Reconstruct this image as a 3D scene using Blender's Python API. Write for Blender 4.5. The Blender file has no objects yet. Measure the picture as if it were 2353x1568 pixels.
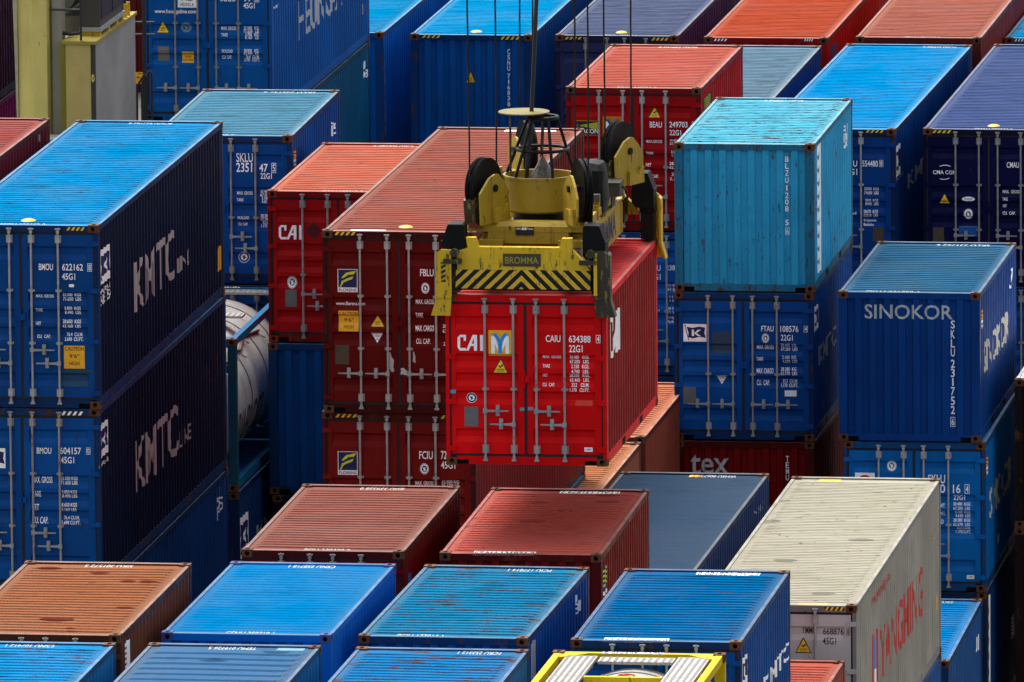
import bpy, bmesh, math, random
from mathutils import Vector, Matrix
random.seed(7)
sc = bpy.context.scene
COL = sc.collection
R = math.radians
# ------------------------------------------------------------------ camera
cam_d = bpy.data.cameras.new('camera')
cam_d.sensor_width = 36.0
cam_d.lens = 29156.6 / 2353 * 36
cam_d.clip_start = 1.0
cam_d.clip_end = 3000
cam = bpy.data.objects.new('camera', cam_d)
COL.objects.link(cam)
CY, CP, CR = R(-8.12567), R(8.64922), R(-0.4926)
_f = Vector((math.sin(CY)*math.cos(CP), math.cos(CY)*math.cos(CP), -math.sin(CP)))
_r = Vector((math.cos(CY), -math.sin(CY), 0)); _u = _r.cross(_f)
r2 = _r*math.cos(CR) + _u*math.sin(CR); u2 = -_r*math.sin(CR) + _u*math.cos(CR)
cam.matrix_world = Matrix(((r2.x, u2.x, -_f.x, 0), (r2.y, u2.y, -_f.y, 0), (r2.z, u2.z, -_f.z, 39.6), (0, 0, 0, 1)))
sc.camera = cam
# ------------------------------------------------------------------ light: overcast midday
w = bpy.data.worlds.new('World'); sc.world = w; w.use_nodes = True
nt = w.node_tree; nt.nodes.clear()
out = nt.nodes.new('ShaderNodeOutputWorld'); bg = nt.nodes.new('ShaderNodeBackground')
sky = nt.nodes.new('ShaderNodeTexSky'); sky.sky_type = 'NISHITA'; sky.sun_disc = False
sky.sun_elevation = R(62); sky.sun_rotation = R(-35); sky.dust_density = 6; sky.air_density = 1.0
hs = nt.nodes.new('ShaderNodeHueSaturation'); hs.inputs['Saturation'].default_value = .35
nt.links.new(sky.outputs[0], hs.inputs['Color']); nt.links.new(hs.outputs[0], bg.inputs[0])
bg.inputs[1].default_value = 0.12
nt.links.new(bg.outputs[0], out.inputs[0])
sl = bpy.data.lights.new('sun', 'SUN'); sl.energy = 1.1; sl.angle = R(28); sl.color = (1, .985, .96)
so = bpy.data.objects.new('sun', sl); COL.objects.link(so)
so.location = (-30, 200, 60)
# sun azimuth -35 deg (beyond the stacks), 62 deg high
_d = Vector((math.sin(R(-35))*math.cos(R(62)), math.cos(R(-35))*math.cos(R(62)), math.sin(R(62))))
so.rotation_euler = _d.to_track_quat('Z', 'Y').to_euler()
sc.view_settings.view_transform = 'Standard'; sc.view_settings.look = 'None'
sc.view_settings.gamma = 1; sc.view_settings.exposure = 1.45
sc.render.resolution_x = 1024; sc.render.resolution_y = 682
# ------------------------------------------------------------------ materials
MATS = {}
def rgb(s):
    return tuple(((c/255)/12.92 if c/255 <= .04045 else ((c/255+.055)/1.055)**2.4) for c in s)
KEEP = ('galv', 'lettering_w', 'lettering_y', 'lettering_or', 'lettering_red', 'lettering_ly', 'lettering_g', 'lettering_tan', 'lettering_cb', 'dimpled', 'yellow_mark', 'plate_letters', 'pale', 'light_grey', 'cream', 'olive', 'trim', 'spreader', 'dusty_rail', 'wall', 'roof', 'frame', 'post', 'side')
def plain(name, col, rough=.5, metal=0.0, spec=.4, noise=.15, scale=6):
    if name in MATS: return MATS[name]
    if not name.startswith(KEEP): col = tuple(c*.74 for c in col)
    m = bpy.data.materials.new(name); m.use_nodes = True; MATS[name] = m
    n = m.node_tree; b = n.nodes['Principled BSDF']
    b.inputs['Roughness'].default_value = rough; b.inputs['Metallic'].default_value = metal
    b.inputs['Specular IOR Level'].default_value = spec
    if noise:
        tc = n.nodes.new('ShaderNodeTexCoord'); nz = n.nodes.new('ShaderNodeTexNoise')
        nz.inputs['Scale'].default_value = scale; nz.inputs['Detail'].default_value = 5
        mr = n.nodes.new('ShaderNodeMapRange'); mr.inputs[1].default_value = .3; mr.inputs[2].default_value = .7
        mr.inputs[3].default_value = 1-noise; mr.inputs[4].default_value = 1+noise
        vm = n.nodes.new('ShaderNodeVectorMath'); vm.operation = 'SCALE'; vm.inputs[0].default_value = col
        n.links.new(tc.outputs['Object'], nz.inputs['Vector']); n.links.new(nz.outputs[0], mr.inputs[0])
        n.links.new(mr.outputs[0], vm.inputs['Scale']); n.links.new(vm.outputs[0], b.inputs['Base Color'])
    else:
        b.inputs['Base Color'].default_value = (*col, 1)
    return m
def paint(name, col, rust=.1, dirt=.3, mode='wall', chips=.3, rough=.55, spec=.10, L=6.058, spots=0.0, chipcol=None, rustcol=(.075, .028, .012), blot=0.0, blotcol=None):
    """weathered container paint: fading, run-off streaks, chips, rust patches, grime along roof edges"""
    key = (name, tuple(round(c, 4) for c in col), rust, dirt, mode, chips, L, spots, blot)
    if key in MATS: return MATS[key]
    if not name.startswith(KEEP): col = tuple(c*.74 for c in col)
    m = bpy.data.materials.new(name); m.use_nodes = True; MATS[key] = m
    n = m.node_tree; N = n.nodes.new; K = n.links.new
    b = n.nodes['Principled BSDF']; b.inputs['Roughness'].default_value = rough
    b.inputs['Specular IOR Level'].default_value = spec
    tc = N('ShaderNodeTexCoord'); oi = N('ShaderNodeObjectInfo')
    mu = N('ShaderNodeMath'); mu.operation = 'MULTIPLY'; mu.inputs[1].default_value = 37.0
    K(oi.outputs['Random'], mu.inputs[0])
    ad = N('ShaderNodeVectorMath'); ad.operation = 'ADD'
    K(tc.outputs['Object'], ad.inputs[0]); K(mu.outputs[0], ad.inputs[1])
    def noise(scale3, detail=4, rg=.6, sc_=1.0):
        mp = N('ShaderNodeVectorMath'); mp.operation = 'MULTIPLY'; mp.inputs[1].default_value = scale3
        K(ad.outputs[0], mp.inputs[0])
        z = N('ShaderNodeTexNoise'); z.inputs['Scale'].default_value = sc_; z.inputs['Detail'].default_value = detail
        z.inputs['Roughness'].default_value = rg; K(mp.outputs[0], z.inputs['Vector']); return z.outputs[0]
    def ramp(s, a, b_, lo=0., hi=1.):
        r_ = N('ShaderNodeMapRange'); r_.inputs[1].default_value = a; r_.inputs[2].default_value = b_
        r_.inputs[3].default_value = lo; r_.inputs[4].default_value = hi; K(s, r_.inputs[0]); return r_.outputs[0]
    def mix(c1, c2, f):
        x = N('ShaderNodeMix'); x.data_type = 'RGBA'
        if isinstance(c1, tuple): x.inputs[6].default_value = (*c1, 1)
        else: K(c1, x.inputs[6])
        if isinstance(c2, tuple): x.inputs[7].default_value = (*c2, 1)
        else: K(c2, x.inputs[7])
        if isinstance(f, float): x.inputs[0].default_value = f
        else: K(f, x.inputs[0])
        return x.outputs[2]
    roof = mode == 'roof'
    lum = sum(col)/3
    faded = tuple(min(.85, c*1.3+.0006) for c in col) if not roof else tuple(min(.85, c*.92 + (lum*1.3+.006)*.10) for c in col)
    deep = tuple(c*.62 for c in col)
    c = mix(col, faded, ramp(noise((.55, .45, .5), 3), .42, .68))
    c = mix(c, deep, ramp(noise((1.3, 1.1, .9), 5, .65), .56, .75, 0, .55))
    dcol = tuple(c*.42+d for c, d in zip(col, (.010, .009, .008))) if roof else tuple(c*.35+.0012 for c in col)
    st = noise((.9, 14, 1) if roof else (9, 9, .45), 5, .65)
    c = mix(c, dcol, ramp(st, .56, .80, 0, dirt))
    if roof:
        c = mix(c, tuple(min(.85, x*1.35+.010) for x in col), ramp(noise((1.4, 16, 1), 5, .7), .60, .74, 0, min(.8, .08+.75*chips)))
        # dust and grime collecting along the rails and end plates
        sx = N('ShaderNodeSeparateXYZ'); K(tc.outputs['Object'], sx.inputs[0])
        def dist(o, half):
            a1 = N('ShaderNodeMath'); a1.operation = 'SUBTRACT'; K(o, a1.inputs[0]); a1.inputs[1].default_value = half
            a2 = N('ShaderNodeMath'); a2.operation = 'ABSOLUTE'; K(a1.outputs[0], a2.inputs[0])
            a3 = N('ShaderNodeMath'); a3.operation = 'SUBTRACT'; a3.inputs[0].default_value = half; K(a2.outputs[0], a3.inputs[1]); return a3.outputs[0]
        mn = N('ShaderNodeMath'); mn.operation = 'MINIMUM'; K(dist(sx.outputs[0], 1.219), mn.inputs[0])
        K(dist(sx.outputs[1], L/2), mn.inputs[1])
        wob = N('ShaderNodeMath'); wob.operation = 'MULTIPLY_ADD'; K(noise((5, 5, 5), 4), wob.inputs[0]); wob.inputs[1].default_value = -.34
        K(mn.outputs[0], wob.inputs[2])
        e = ramp(wob.outputs[0], -.12, .10, min(.85, dirt*1.5+.1), 0)
        c = mix(c, tuple(c_*.55+d for c_, d in zip(col, (.040, .037, .031))), e)
    # chips: short streaks
    ch = noise((2.2, 11, 3) if roof else (11, 7, 2.4), 6, .72, 1.6)
    c = mix(c, chipcol or (.03, .021, .017), ramp(ch, .675-.13*chips, .70-.13*chips, 0, .85))
    # rust patches
    ru = noise((1.5, 3.2, 2) if roof else (2.6, 2.6, 1.5), 8, .72, 1.3)
    c = mix(c, rustcol, ramp(ru, .70-.27*rust, .76-.27*rust, 0, .88))
    if spots:
        mp = N('ShaderNodeVectorMath'); mp.operation = 'MULTIPLY'; mp.inputs[1].default_value = (1.0, 1.4, 1); K(ad.outputs[0], mp.inputs[0])
        vo = N('ShaderNodeTexVoronoi'); vo.inputs['Scale'].default_value = 2.6; K(mp.outputs[0], vo.inputs['Vector'])
        c = mix(c, (.035, .024, .018), ramp(vo.outputs['Distance'], .05, .075, spots, 0))
    if blot:
        mp = N('ShaderNodeVectorMath'); mp.operation = 'MULTIPLY'; mp.inputs[1].default_value = (.75, 1.0, 1); K(ad.outputs[0], mp.inputs[0])
        vo = N('ShaderNodeTexVoronoi'); vo.inputs['Scale'].default_value = 1.5; vo.inputs['Randomness'].default_value = 1; K(mp.outputs[0], vo.inputs['Vector'])
        sp = N('ShaderNodeSeparateColor'); K(vo.outputs['Color'], sp.inputs[0])
        rad = N('ShaderNodeMath'); rad.operation = 'MULTIPLY'; rad.inputs[1].default_value = .30; K(sp.outputs[0], rad.inputs[0])
        df = N('ShaderNodeMath'); df.operation = 'SUBTRACT'; K(vo.outputs['Distance'], df.inputs[0]); K(rad.outputs[0], df.inputs[1])
        c = mix(c, blotcol or tuple(x*.35 for x in col), ramp(df.outputs[0], -.03, .01, blot, 0))
    K(c, b.inputs['Base Color'])
    K(ramp(noise((3, 3, 3), 3), .3, .7, rough-.12, rough+.14), b.inputs['Roughness'])
    bp = N('ShaderNodeBump'); bp.inputs['Strength'].default_value = .35; bp.inputs['Distance'].default_value = .02
    hgt = N('ShaderNodeMath'); hgt.operation = 'MULTIPLY_ADD'; K(noise((.9, .9, 1.1), 2), hgt.inputs[0]); hgt.inputs[1].default_value = 2.5; K(noise((2.5, 2.5, 2.5), 4), hgt.inputs[2]); K(hgt.outputs[0], bp.inputs['Height']); K(bp.outputs[0], b.inputs['Normal'])
    return m
RUSTY = lambda: paint('rusty_casting_steel', (.115, .045, .019), rust=.5, dirt=.5, chips=.2, rough=.7, spec=.2, rustcol=(.05, .026, .016))
GALV = lambda: plain('galvanised_steel', (.30, .31, .305), .45, .35, .5, .2, 9)
RUBBER = lambda: plain('black_rubber', (.012, .012, .013), .7)
DC = {'w': (.92, .92, .91), 'g': (.32, .33, .34), 'g2': (.42, .46, .46), 'tan': (.50, .46, .36), 'n': (.01, .02, .12), 'n2': (.01, .03, .25),
      'rt': (.52, .53, .53), 'sg': (.60, .52, .50), 'k': (.015, .015, .015), 'y': (.80, .50, .02), 'or': (.55, .035, .01), 'or2': (.80, .40, .015), 'lb': (.20, .34, .42), 'te': (.004, .06, .14),
      'sb': (.03, .07, .13), 'bb': (.003, .10, .38), 'cy': (.10, .30, .38), 'red': (.48, .012, .010), 'rd': (.72, .72, .70), 'dr': (.09, .004, .006),
      'pu': (.09, .08, .24), 'br': (.085, .065, .04), 'cb': (.01, .26, .70), 'oo': (.60, .20, .006), 'gry': (.13, .13, .125), 'ly': (.58, .60, .03)}
def dmat(k):
    return plain('lettering_%s' % k, DC[k], .55, 0, .3, .10, 7)
# ------------------------------------------------------------------ mesh helpers
class MB:
    def __init__(s): s.v = []; s.f = []; s.m = []; s.cur = 0
    def add(s, vs, fs):
        o = len(s.v); s.v += [tuple(p) for p in vs]; s.f += [tuple(i+o for i in f) for f in fs]; s.m += [s.cur]*len(fs); return s
    def box(s, x0, y0, z0, x1, y1, z1, skip=''):
        vs = [(x0, y0, z0), (x1, y0, z0), (x1, y1, z0), (x0, y1, z0), (x0, y0, z1), (x1, y0, z1), (x1, y1, z1), (x0, y1, z1)]
        F = {'b': (0, 3, 2, 1), 't': (4, 5, 6, 7), 'f': (0, 1, 5, 4), 'k': (2, 3, 7, 6), 'r': (1, 2, 6, 5), 'l': (3, 0, 4, 7)}
        return s.add(vs, [F[k] for k in F if k not in skip])
    def prism(s, poly, axis, a, b):
        """poly of 2D points extruded along axis from a to b"""
        n = len(poly)
        def P(p, t): return {'x': (t, p[0], p[1]), 'y': (p[0], t, p[1]), 'z': (p[0], p[1], t)}[axis]
        vs = [P(p, a) for p in poly] + [P(p, b) for p in poly]
        fs = [tuple(range(n))[::-1], tuple(range(n, 2*n))] + [(i, (i+1) % n, n+(i+1) % n, n+i) for i in range(n)]
        return s.add(vs, fs)
    def tube(s, p, q, r, n=8, r2=None, cap=True):
        p = Vector(p); q = Vector(q); d = (q-p).normalized(); a = d.orthogonal().normalized(); b = d.cross(a); r2 = r if r2 is None else r2
        vs = [p+(a*math.cos(t)+b*math.sin(t))*r for t in [2*math.pi*i/n for i in range(n)]] + [q+(a*math.cos(t)+b*math.sin(t))*r2 for t in [2*math.pi*i/n for i in range(n)]]
        fs = [(i, (i+1) % n, n+(i+1) % n, n+i) for i in range(n)]
        if cap: fs += [tuple(range(n))[::-1], tuple(range(n, 2*n))]
        return s.add(vs, fs)
    def path(s, pts, r, n=8):
        for a, b in zip(pts, pts[1:]): s.tube(a, b, r, n)
        return s
    def ring(s, c, R_, r, n=28, m=8):
        vs = []; fs = []
        for i in range(n):
            t = 2*math.pi*i/n
            for j in range(m):
                p = 2*math.pi*j/m; rr = R_+r*math.cos(p)
                vs.append((c[0]+rr*math.cos(t), c[1]+rr*math.sin(t), c[2]+r*math.sin(p)))
        for i in range(n):
            for j in range(m):
                fs.append((i*m+j, ((i+1) % n)*m+j, ((i+1) % n)*m+(j+1) % m, i*m+(j+1) % m))
        return s.add(vs, fs)
    def lathe(s, prof, c=(0, 0), n=28, axis='z', th=None):
        """prof: (r, h) pairs"""
        vs = []; fs = []; k = len(prof)
        for i in range(n):
            t = 2*math.pi*i/n
            for r, h in prof:
                if axis == 'z': vs.append((c[0]+r*math.cos(t), c[1]+r*math.sin(t), h))
                else: vs.append((c[0]+r*math.cos(t), h, c[1]+r*math.sin(t)))
        for i in range(n):
            for j in range(k-1):
                f = (i*k+j, ((i+1) % n)*k+j, ((i+1) % n)*k+j+1, i*k+j+1)
                fs.append(f if axis == 'z' else f[::-1])
        return s.add(vs, fs)
    def xf(s, M):
        s.v = [tuple(M @ Vector(p)) for p in s.v]; return s
    def mesh(s, name, mats, smooth=None):
        me = bpy.data.meshes.new(name); me.from_pydata(s.v, [], s.f)
        for m in (mats if isinstance(mats, (list, tuple)) else [mats]): me.materials.append(m)
        me.polygons.foreach_set('material_index', s.m)
        bm = bmesh.new(); bm.from_mesh(me); bmesh.ops.recalc_face_normals(bm, faces=bm.faces) if smooth != 'raw' else None; bm.to_mesh(me); bm.free()
        if smooth and smooth != 'raw':
            me.set_sharp_from_angle(angle=R(smooth))
        me.update(); return me
    def obj(s, name, mats, parent=None, smooth=None):
        return link(name, s.mesh(name, mats, smooth), parent)
def link(name, me, parent=None):
    o = bpy.data.objects.new(name, me); COL.objects.link(o); o.parent = parent; return o
def thing(name, label, cat, loc=(0, 0, 0), rz=0, group=None):
    o = bpy.data.objects.new(name, None); COL.objects.link(o); o.location = loc; o.rotation_euler = (0, 0, rz)
    o.empty_display_size = .3; o['label'] = label; o['category'] = cat
    if group: o['group'] = group
    return o
def tag(o, label, cat, group=None):
    o['label'] = label; o['category'] = cat
    if group: o['group'] = group
    return o
def struct(o, kind='structure'):
    o['kind'] = kind; return o
# ------------------------------------------------------------------ lettering
_TC = {}
def text2d(s):
    """built-in font outline as 2D triangles scaled to the unit box"""
    if s in _TC: return _TC[s]
    cu = bpy.data.curves.new('t', 'FONT'); cu.body = s; cu.offset = .010; cu.resolution_u = 3
    o = bpy.data.objects.new('t', cu); COL.objects.link(o)
    dg = bpy.context.evaluated_depsgraph_get(); me = bpy.data.meshes.new_from_object(o.evaluated_get(dg))
    vs = [(v.co.x, v.co.y) for v in me.vertices]; fs = [tuple(p.vertices) for p in me.polygons]
    bpy.data.objects.remove(o); bpy.data.curves.remove(cu); bpy.data.meshes.remove(me)
    if not vs: vs = [(0, 0), (1, 0), (1, 1)]; fs = [(0, 1, 2)]
    x0 = min(p[0] for p in vs); x1 = max(p[0] for p in vs); y0 = min(p[1] for p in vs); y1 = max(p[1] for p in vs)
    vs = [((p[0]-x0)/max(x1-x0, 1e-4), (p[1]-y0)/max(y1-y0, 1e-4)) for p in vs]
    if s in '1I' and len(s) == 1: vs = [(.32+.36*p[0], p[1]) for p in vs]
    _TC[s] = (vs, fs); return vs, fs
def boxp(a, b, c, d): return [(a, b), (c, b), (c, d), (a, d)]
def circ(cx=.5, cy=.5, r=.5, n=24, ry=None): return [(cx+r*math.cos(2*math.pi*i/n), cy+(ry or r)*math.sin(2*math.pi*i/n)) for i in range(n)]
def arcband(cx, cy, r0, r1, a0, a1, n=10):
    A = [R(a0+(a1-a0)*i/n) for i in range(n+1)]
    return [[(cx+r0*math.cos(A[i]), cy+r0*math.sin(A[i])), (cx+r1*math.cos(A[i]), cy+r1*math.sin(A[i])), (cx+r1*math.cos(A[i+1]), cy+r1*math.sin(A[i+1])), (cx+r0*math.cos(A[i+1]), cy+r0*math.sin(A[i+1]))] for i in range(n)]
def logo(arg, col):
    """list of (colour, polygon or text box) in the unit square, back to front"""
    o = []
    P = lambda c, p: o.append((c, p)); T = lambda c, s, *b: o.append((c, ('T', s, *b)))
    if arg == 'cai':
        for q in [boxp(0, .22, .1, .82), [(0, .82), (.1, 1), (.1, .82)], boxp(.1, .85, .33, 1), boxp(.24, .62, .33, .85), [(0, .22), (.1, .22), (.1, 0), (.08, 0)], boxp(.1, 0, .33, .16),
                  [(.33, 0), (.43, 0), (.69, 1), (.59, 1)], boxp(.64, 0, .76, 1), boxp(.5, .3, .7, .44), boxp(.88, 0, 1, 1), [(.59, .86), (.76, .86), (.76, 1), (.6, 1)]]: P('w', q)
    elif arg in ('ym', 'ym2'):
        P('or2' if arg == 'ym' else 'oo', boxp(0, 0, 1, 1))
        b = 'w'
        for q in [boxp(.12, .1, .27, .78), boxp(.73, .1, .88, .78), [(.12, .78), (.27, .78), (.42, .4), (.42, .18)], [(.88, .78), (.73, .78), (.58, .4), (.58, .18)]]: P(b, q)
        c = 'cb' if arg == 'ym' else 'bb'
        for q in [[(.16, .88), (.33, .88), (.55, .6), (.45, .52)], [(.84, .88), (.67, .88), (.45, .6), (.55, .52)], boxp(.42, .12, .58, .62)]: P(c, q)
    elif arg in ('tri', 'tri2'):
        P('k', [(-.0, 0), (1, 0), (.55, 1), (.45, 1)]); P('y', [(.08, .06), (.92, .06), (.5, .93)])
        if arg == 'tri': P('k', [(.33, .52), (.56, .52), (.52, .36)]); P('k', [(.52, .5), (.62, .44), (.67, .58), (.57, .63)]); T('k', 'CAUTION!', .25, .22, .75, .32); T('k', 'KEEP CLEAR', .3, .12, .7, .17)
        else: T('k', 'SUPER', .34, .34, .66, .45); T('k', 'HEAVY', .34, .18, .66, .29)
    elif arg == 'itri':
        P('n', [(0, 1), (1, 1), (.5, 0)]); P('w', [(.06, .96), (.94, .96), (.5, .06)]); T('k', 'ATTENTION', .14, .82, .86, .92); P('gry', boxp(.24, .70, .76, .74)); P('gry', boxp(.3, .6, .7, .64)); T('k', 'STEEL', .4, .34, .6, .44)
    elif arg == 'round':
        inner = {'n': 'w', 'n2': 'w', 'w': 'gry', 'w2': 'n', 'lb': 'bb'}[col]; outer = col if col != 'w2' else 'w'
        P('w' if col in ('n', 'n2') else outer, circ()); P(outer if col in ('n', 'n2') else inner, circ(r=.46)); P('w' if col in ('w', 'w2') else outer, circ(r=.42))
        P(inner, circ(r=.3)); P(outer if col != 'w2' else 'w', [(.42, .25), (.52, .3), (.72, .45), (.56, .5), (.6, .7), (.48, .6), (.3, .66), (.4, .48)])
    elif arg == 'kflag':
        P('w', boxp(0, 0, 1, 1)); P('n', [(.14, .84), (.4, .78), (.68, .86), (.94, .8), (.9, .5), (.97, .22), (.7, .28), (.42, .18), (.2, .24), (.22, .5)])
        P('k', [(.06, .9), (.09, .9), (.24, .08), (.21, .08)]); P('k', circ(.07, .92, .035, 8)); P('w', boxp(.36, .32, .46, .68)); P('w', [(.46, .46), (.62, .68), (.76, .68), (.52, .44)]); P('w', [(.5, .54), (.76, .32), (.62, .32), (.46, .48)])
    elif arg == 'florens':
        P('w', boxp(0, 0, 1, 1)); P('n', boxp(.03, .2, .97, .98)); T('n', 'FLORENS', .05, .03, .95, .16)
        for q in [[(.1, .23), (.17, .23), (.3, .42), (.24, .48)], [(.24, .48), (.3, .42), (.5, .5), (.42, .58)], [(.42, .58), (.5, .5), (.72, .56), (.8, .7)], [(.24, .68), (.3, .62), (.55, .76), (.42, .84)], [(.2, .62), (.26, .6), (.3, .62), (.24, .68)], [(.42, .84), (.55, .76), (.82, .78), (.95, .94)], [(.17, .4), (.24, .44), (.3, .52), (.2, .48)]]: P('ly', q)
    elif arg == 'flag':
        P('red', boxp(0, .45, 1, 1)); T('y', 'S', .1, .5, .9, .92); P('w', boxp(0, .3, 1, .45)); P('lb', boxp(0, .18, 1, .3)); P('w', boxp(0, .1, 1, .18)); P('lb', boxp(0, 0, 1, .1))
    elif arg == 'jp': P('w', boxp(0, 0, 1, 1)); P('red', circ(.5, .5, .3, 20, .34))
    elif arg == 'strip':
        P('w', boxp(0, 0, 1, 1))
        if col == 'rd':
            for k in range(5): P('red', boxp(0, .12+.17*k, .5, .2+.17*k))
        else:
            for k in range(9): P('lb', [(.3, .06+.1*k), (.8, .1+.1*k), (.55, .13+.1*k), (.2, .09+.1*k)])
    elif arg in ('bstrip', 'ystrip'):
        P('k', boxp(0, 0, 1, 1)) if arg == 'bstrip' else P('n', boxp(0, .14, 1, 1))
        for k in range(7 if arg == 'bstrip' else 4): P('ly', boxp(.1, .06+.13*k, .9, .11+.13*k) if arg == 'bstrip' else [(0, .3+.17*k), (1, .36+.17*k), (1, .44+.17*k), (0, .38+.17*k)])
        if arg == 'ystrip': P('w', boxp(0, 0, 1, .14)); T('k', '0', .2, .02, .8, .12)
    elif arg == 'beacon':
        P('y', boxp(0, 0, 1, 1)); P('k', boxp(.01, .02, .99, .98))
        for k in range(6): P('ly', [(.2, .7-.012*k), (.97, .9-.09*k), (.97, .84-.09*k), (.2, .695-.012*k)])
        T('w', 'BEACON', .06, .12, .96, .44); P('gry', boxp(.06, .55, .12, .8))
    elif arg == 'arc':
        for q in arcband(.55, .25, .72, .77, 62, 118) + arcband(.45, .8, .76, .8, 250, 300): P('w', q)
    elif arg == 'oval': P('w', circ(.5, .5, .5, 24)); T('k', 'COR-TEN STEEL', .12, .52, .88, .72); T('k', 'CONTAINER', .22, .26, .78, .46)
    elif arg == 'diamond': P('dr', [(.5, 0), (1, .5), (.5, 1), (0, .5)])
    elif arg == 'torn': P('g2', [(.1, .95), (.5, 1), (.62, .8), (.95, .62), (.85, .3), (1, .12), (.7, .05), (.35, .2), (.1, .1), (0, .4), (.16, .6), (.02, .8)])
    elif arg == 'ymr':
        for q, c in [(boxp(0, 0, .22, 1), 'red'), (boxp(.3, 0, .5, 1), 'red'), (boxp(.5, 0, .78, .9), 'cb'), (boxp(.8, 0, 1, 1), 'red'), (boxp(.5, .0, .7, .3), 'w')]: P(c, q)
    return o
def wave_pts(H): return [(2.34, 2.56), (1.63, 1.84), (1.345, 1.565), (1.07, 1.288), (.353, .563)] if H > 2.7 else [(2.05, 2.26), (1.48, 1.69), (1.196, 1.404), (.92, 1.13), (.35, .556)]
WD = .034
def door_depth(v, H):
    for a, b in wave_pts(H):
        if a < v < b:
            if v > b-.035: return WD*(b-v)/.035
            if v < a+.085: return WD*(v-a)/.085
            return WD
    return 0
PANS = [(.15, 1.095), (1.316, 2.254)]
def end_depth(u):
    t = (u-.165) % .25
    if u < .165 or u > 2.273: return 0
    D = .042
    if u > 2.18: return D
    if t < .1: return D
    if t < .12: return D*(.12-t)/.02
    if t < .23: return 0
    return D*(t-.23)/.02
def end_breaks(): return [.165+.25*k+t for k in range(9) for t in (0, .1, .12, .23)]
SP, SDEP = .278, .034
SD = [1.0]
def side_depth(u, L):
    if u < .2 or u > L-.2: return 0
    t = (u-.2) % SP
    if t < .070: return 0
    if t < .138: return SD[0]*SDEP*(t-.07)/.068
    if t < .208: return SD[0]*SDEP
    return SD[0]*SDEP*(SP-t)/.07
def side_breaks(L): return [.2+SP*k+t for k in range(int(L/SP)) for t in (0, .07, .138, .208)]
def decal_mesh(items, face, style, L, H):
    """items: (colour, layer, verts, faces) in face coordinates -> one mesh following the pressed steel"""
    bm = bmesh.new(); mats = []; lay = bm.verts.layers.float.new('lay')
    for c, ly, vs, fs in items:
        if c not in mats: mats.append(c)
        bv = []
        for p in vs:
            v = bm.verts.new((p[0], p[1], 0)); v[lay] = ly; bv.append(v)
        for f in fs:
            try: bm.faces.new([bv[i] for i in f]).material_index = mats.index(c)
            except ValueError: pass
    us = [v.co.x for v in bm.verts]; vv = [v.co.y for v in bm.verts]
    u0, u1, v0, v1 = min(us), max(us), min(vv), max(vv)
    cuts = []
    if face == 'F' and style == 'door':
        for a, b in wave_pts(H): cuts += [('v', a), ('v', a+.085), ('v', b-.035), ('v', b)]
        cuts += [('u', x) for pq in PANS for x in pq]
    elif face == 'F': cuts += [('u', x) for x in end_breaks()]
    elif face == 'S': cuts += [('u', x) for x in side_breaks(L)]
    for ax, t in cuts:
        if (u0 < t < u1) if ax == 'u' else (v0 < t < v1):
            bmesh.ops.bisect_plane(bm, geom=bm.verts[:]+bm.edges[:]+bm.faces[:], dist=1e-5, plane_co=(t, 0, 0) if ax == 'u' else (0, t, 0), plane_no=(1, 0, 0) if ax == 'u' else (0, 1, 0))
    bm.faces.ensure_lookup_table()
    for v in bm.verts:
        u, t = v.co.x, v.co.y; off = .003+.0018*v[lay]
        if face == 'F' and style == 'door':
            inpan = any(a-1e-4 <= u <= b+1e-4 for a, b in PANS)
            mid = sum((f.calc_center_median().x for f in v.link_faces), 0)/max(1, len(v.link_faces))
            d = door_depth(t, H) if any(a < mid < b for a, b in PANS) and inpan else 0
            hdr = t > H-.125
            v.co = (u, (.004 if hdr else .022)+d-off, t)
        elif face == 'F': v.co = (u, .012+(end_depth(u) if t < H-.125 else -.01)-off, t)
        elif face == 'S': v.co = (2.438-.012-side_depth(u, L)+off, u, t)
        else: v.co = (u, t, H-.030+off)
    me = bpy.data.meshes.new('lettering'); bm.to_mesh(me); bm.free()
    for c in mats: me.materials.append(dmat(c))
    return me
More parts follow.
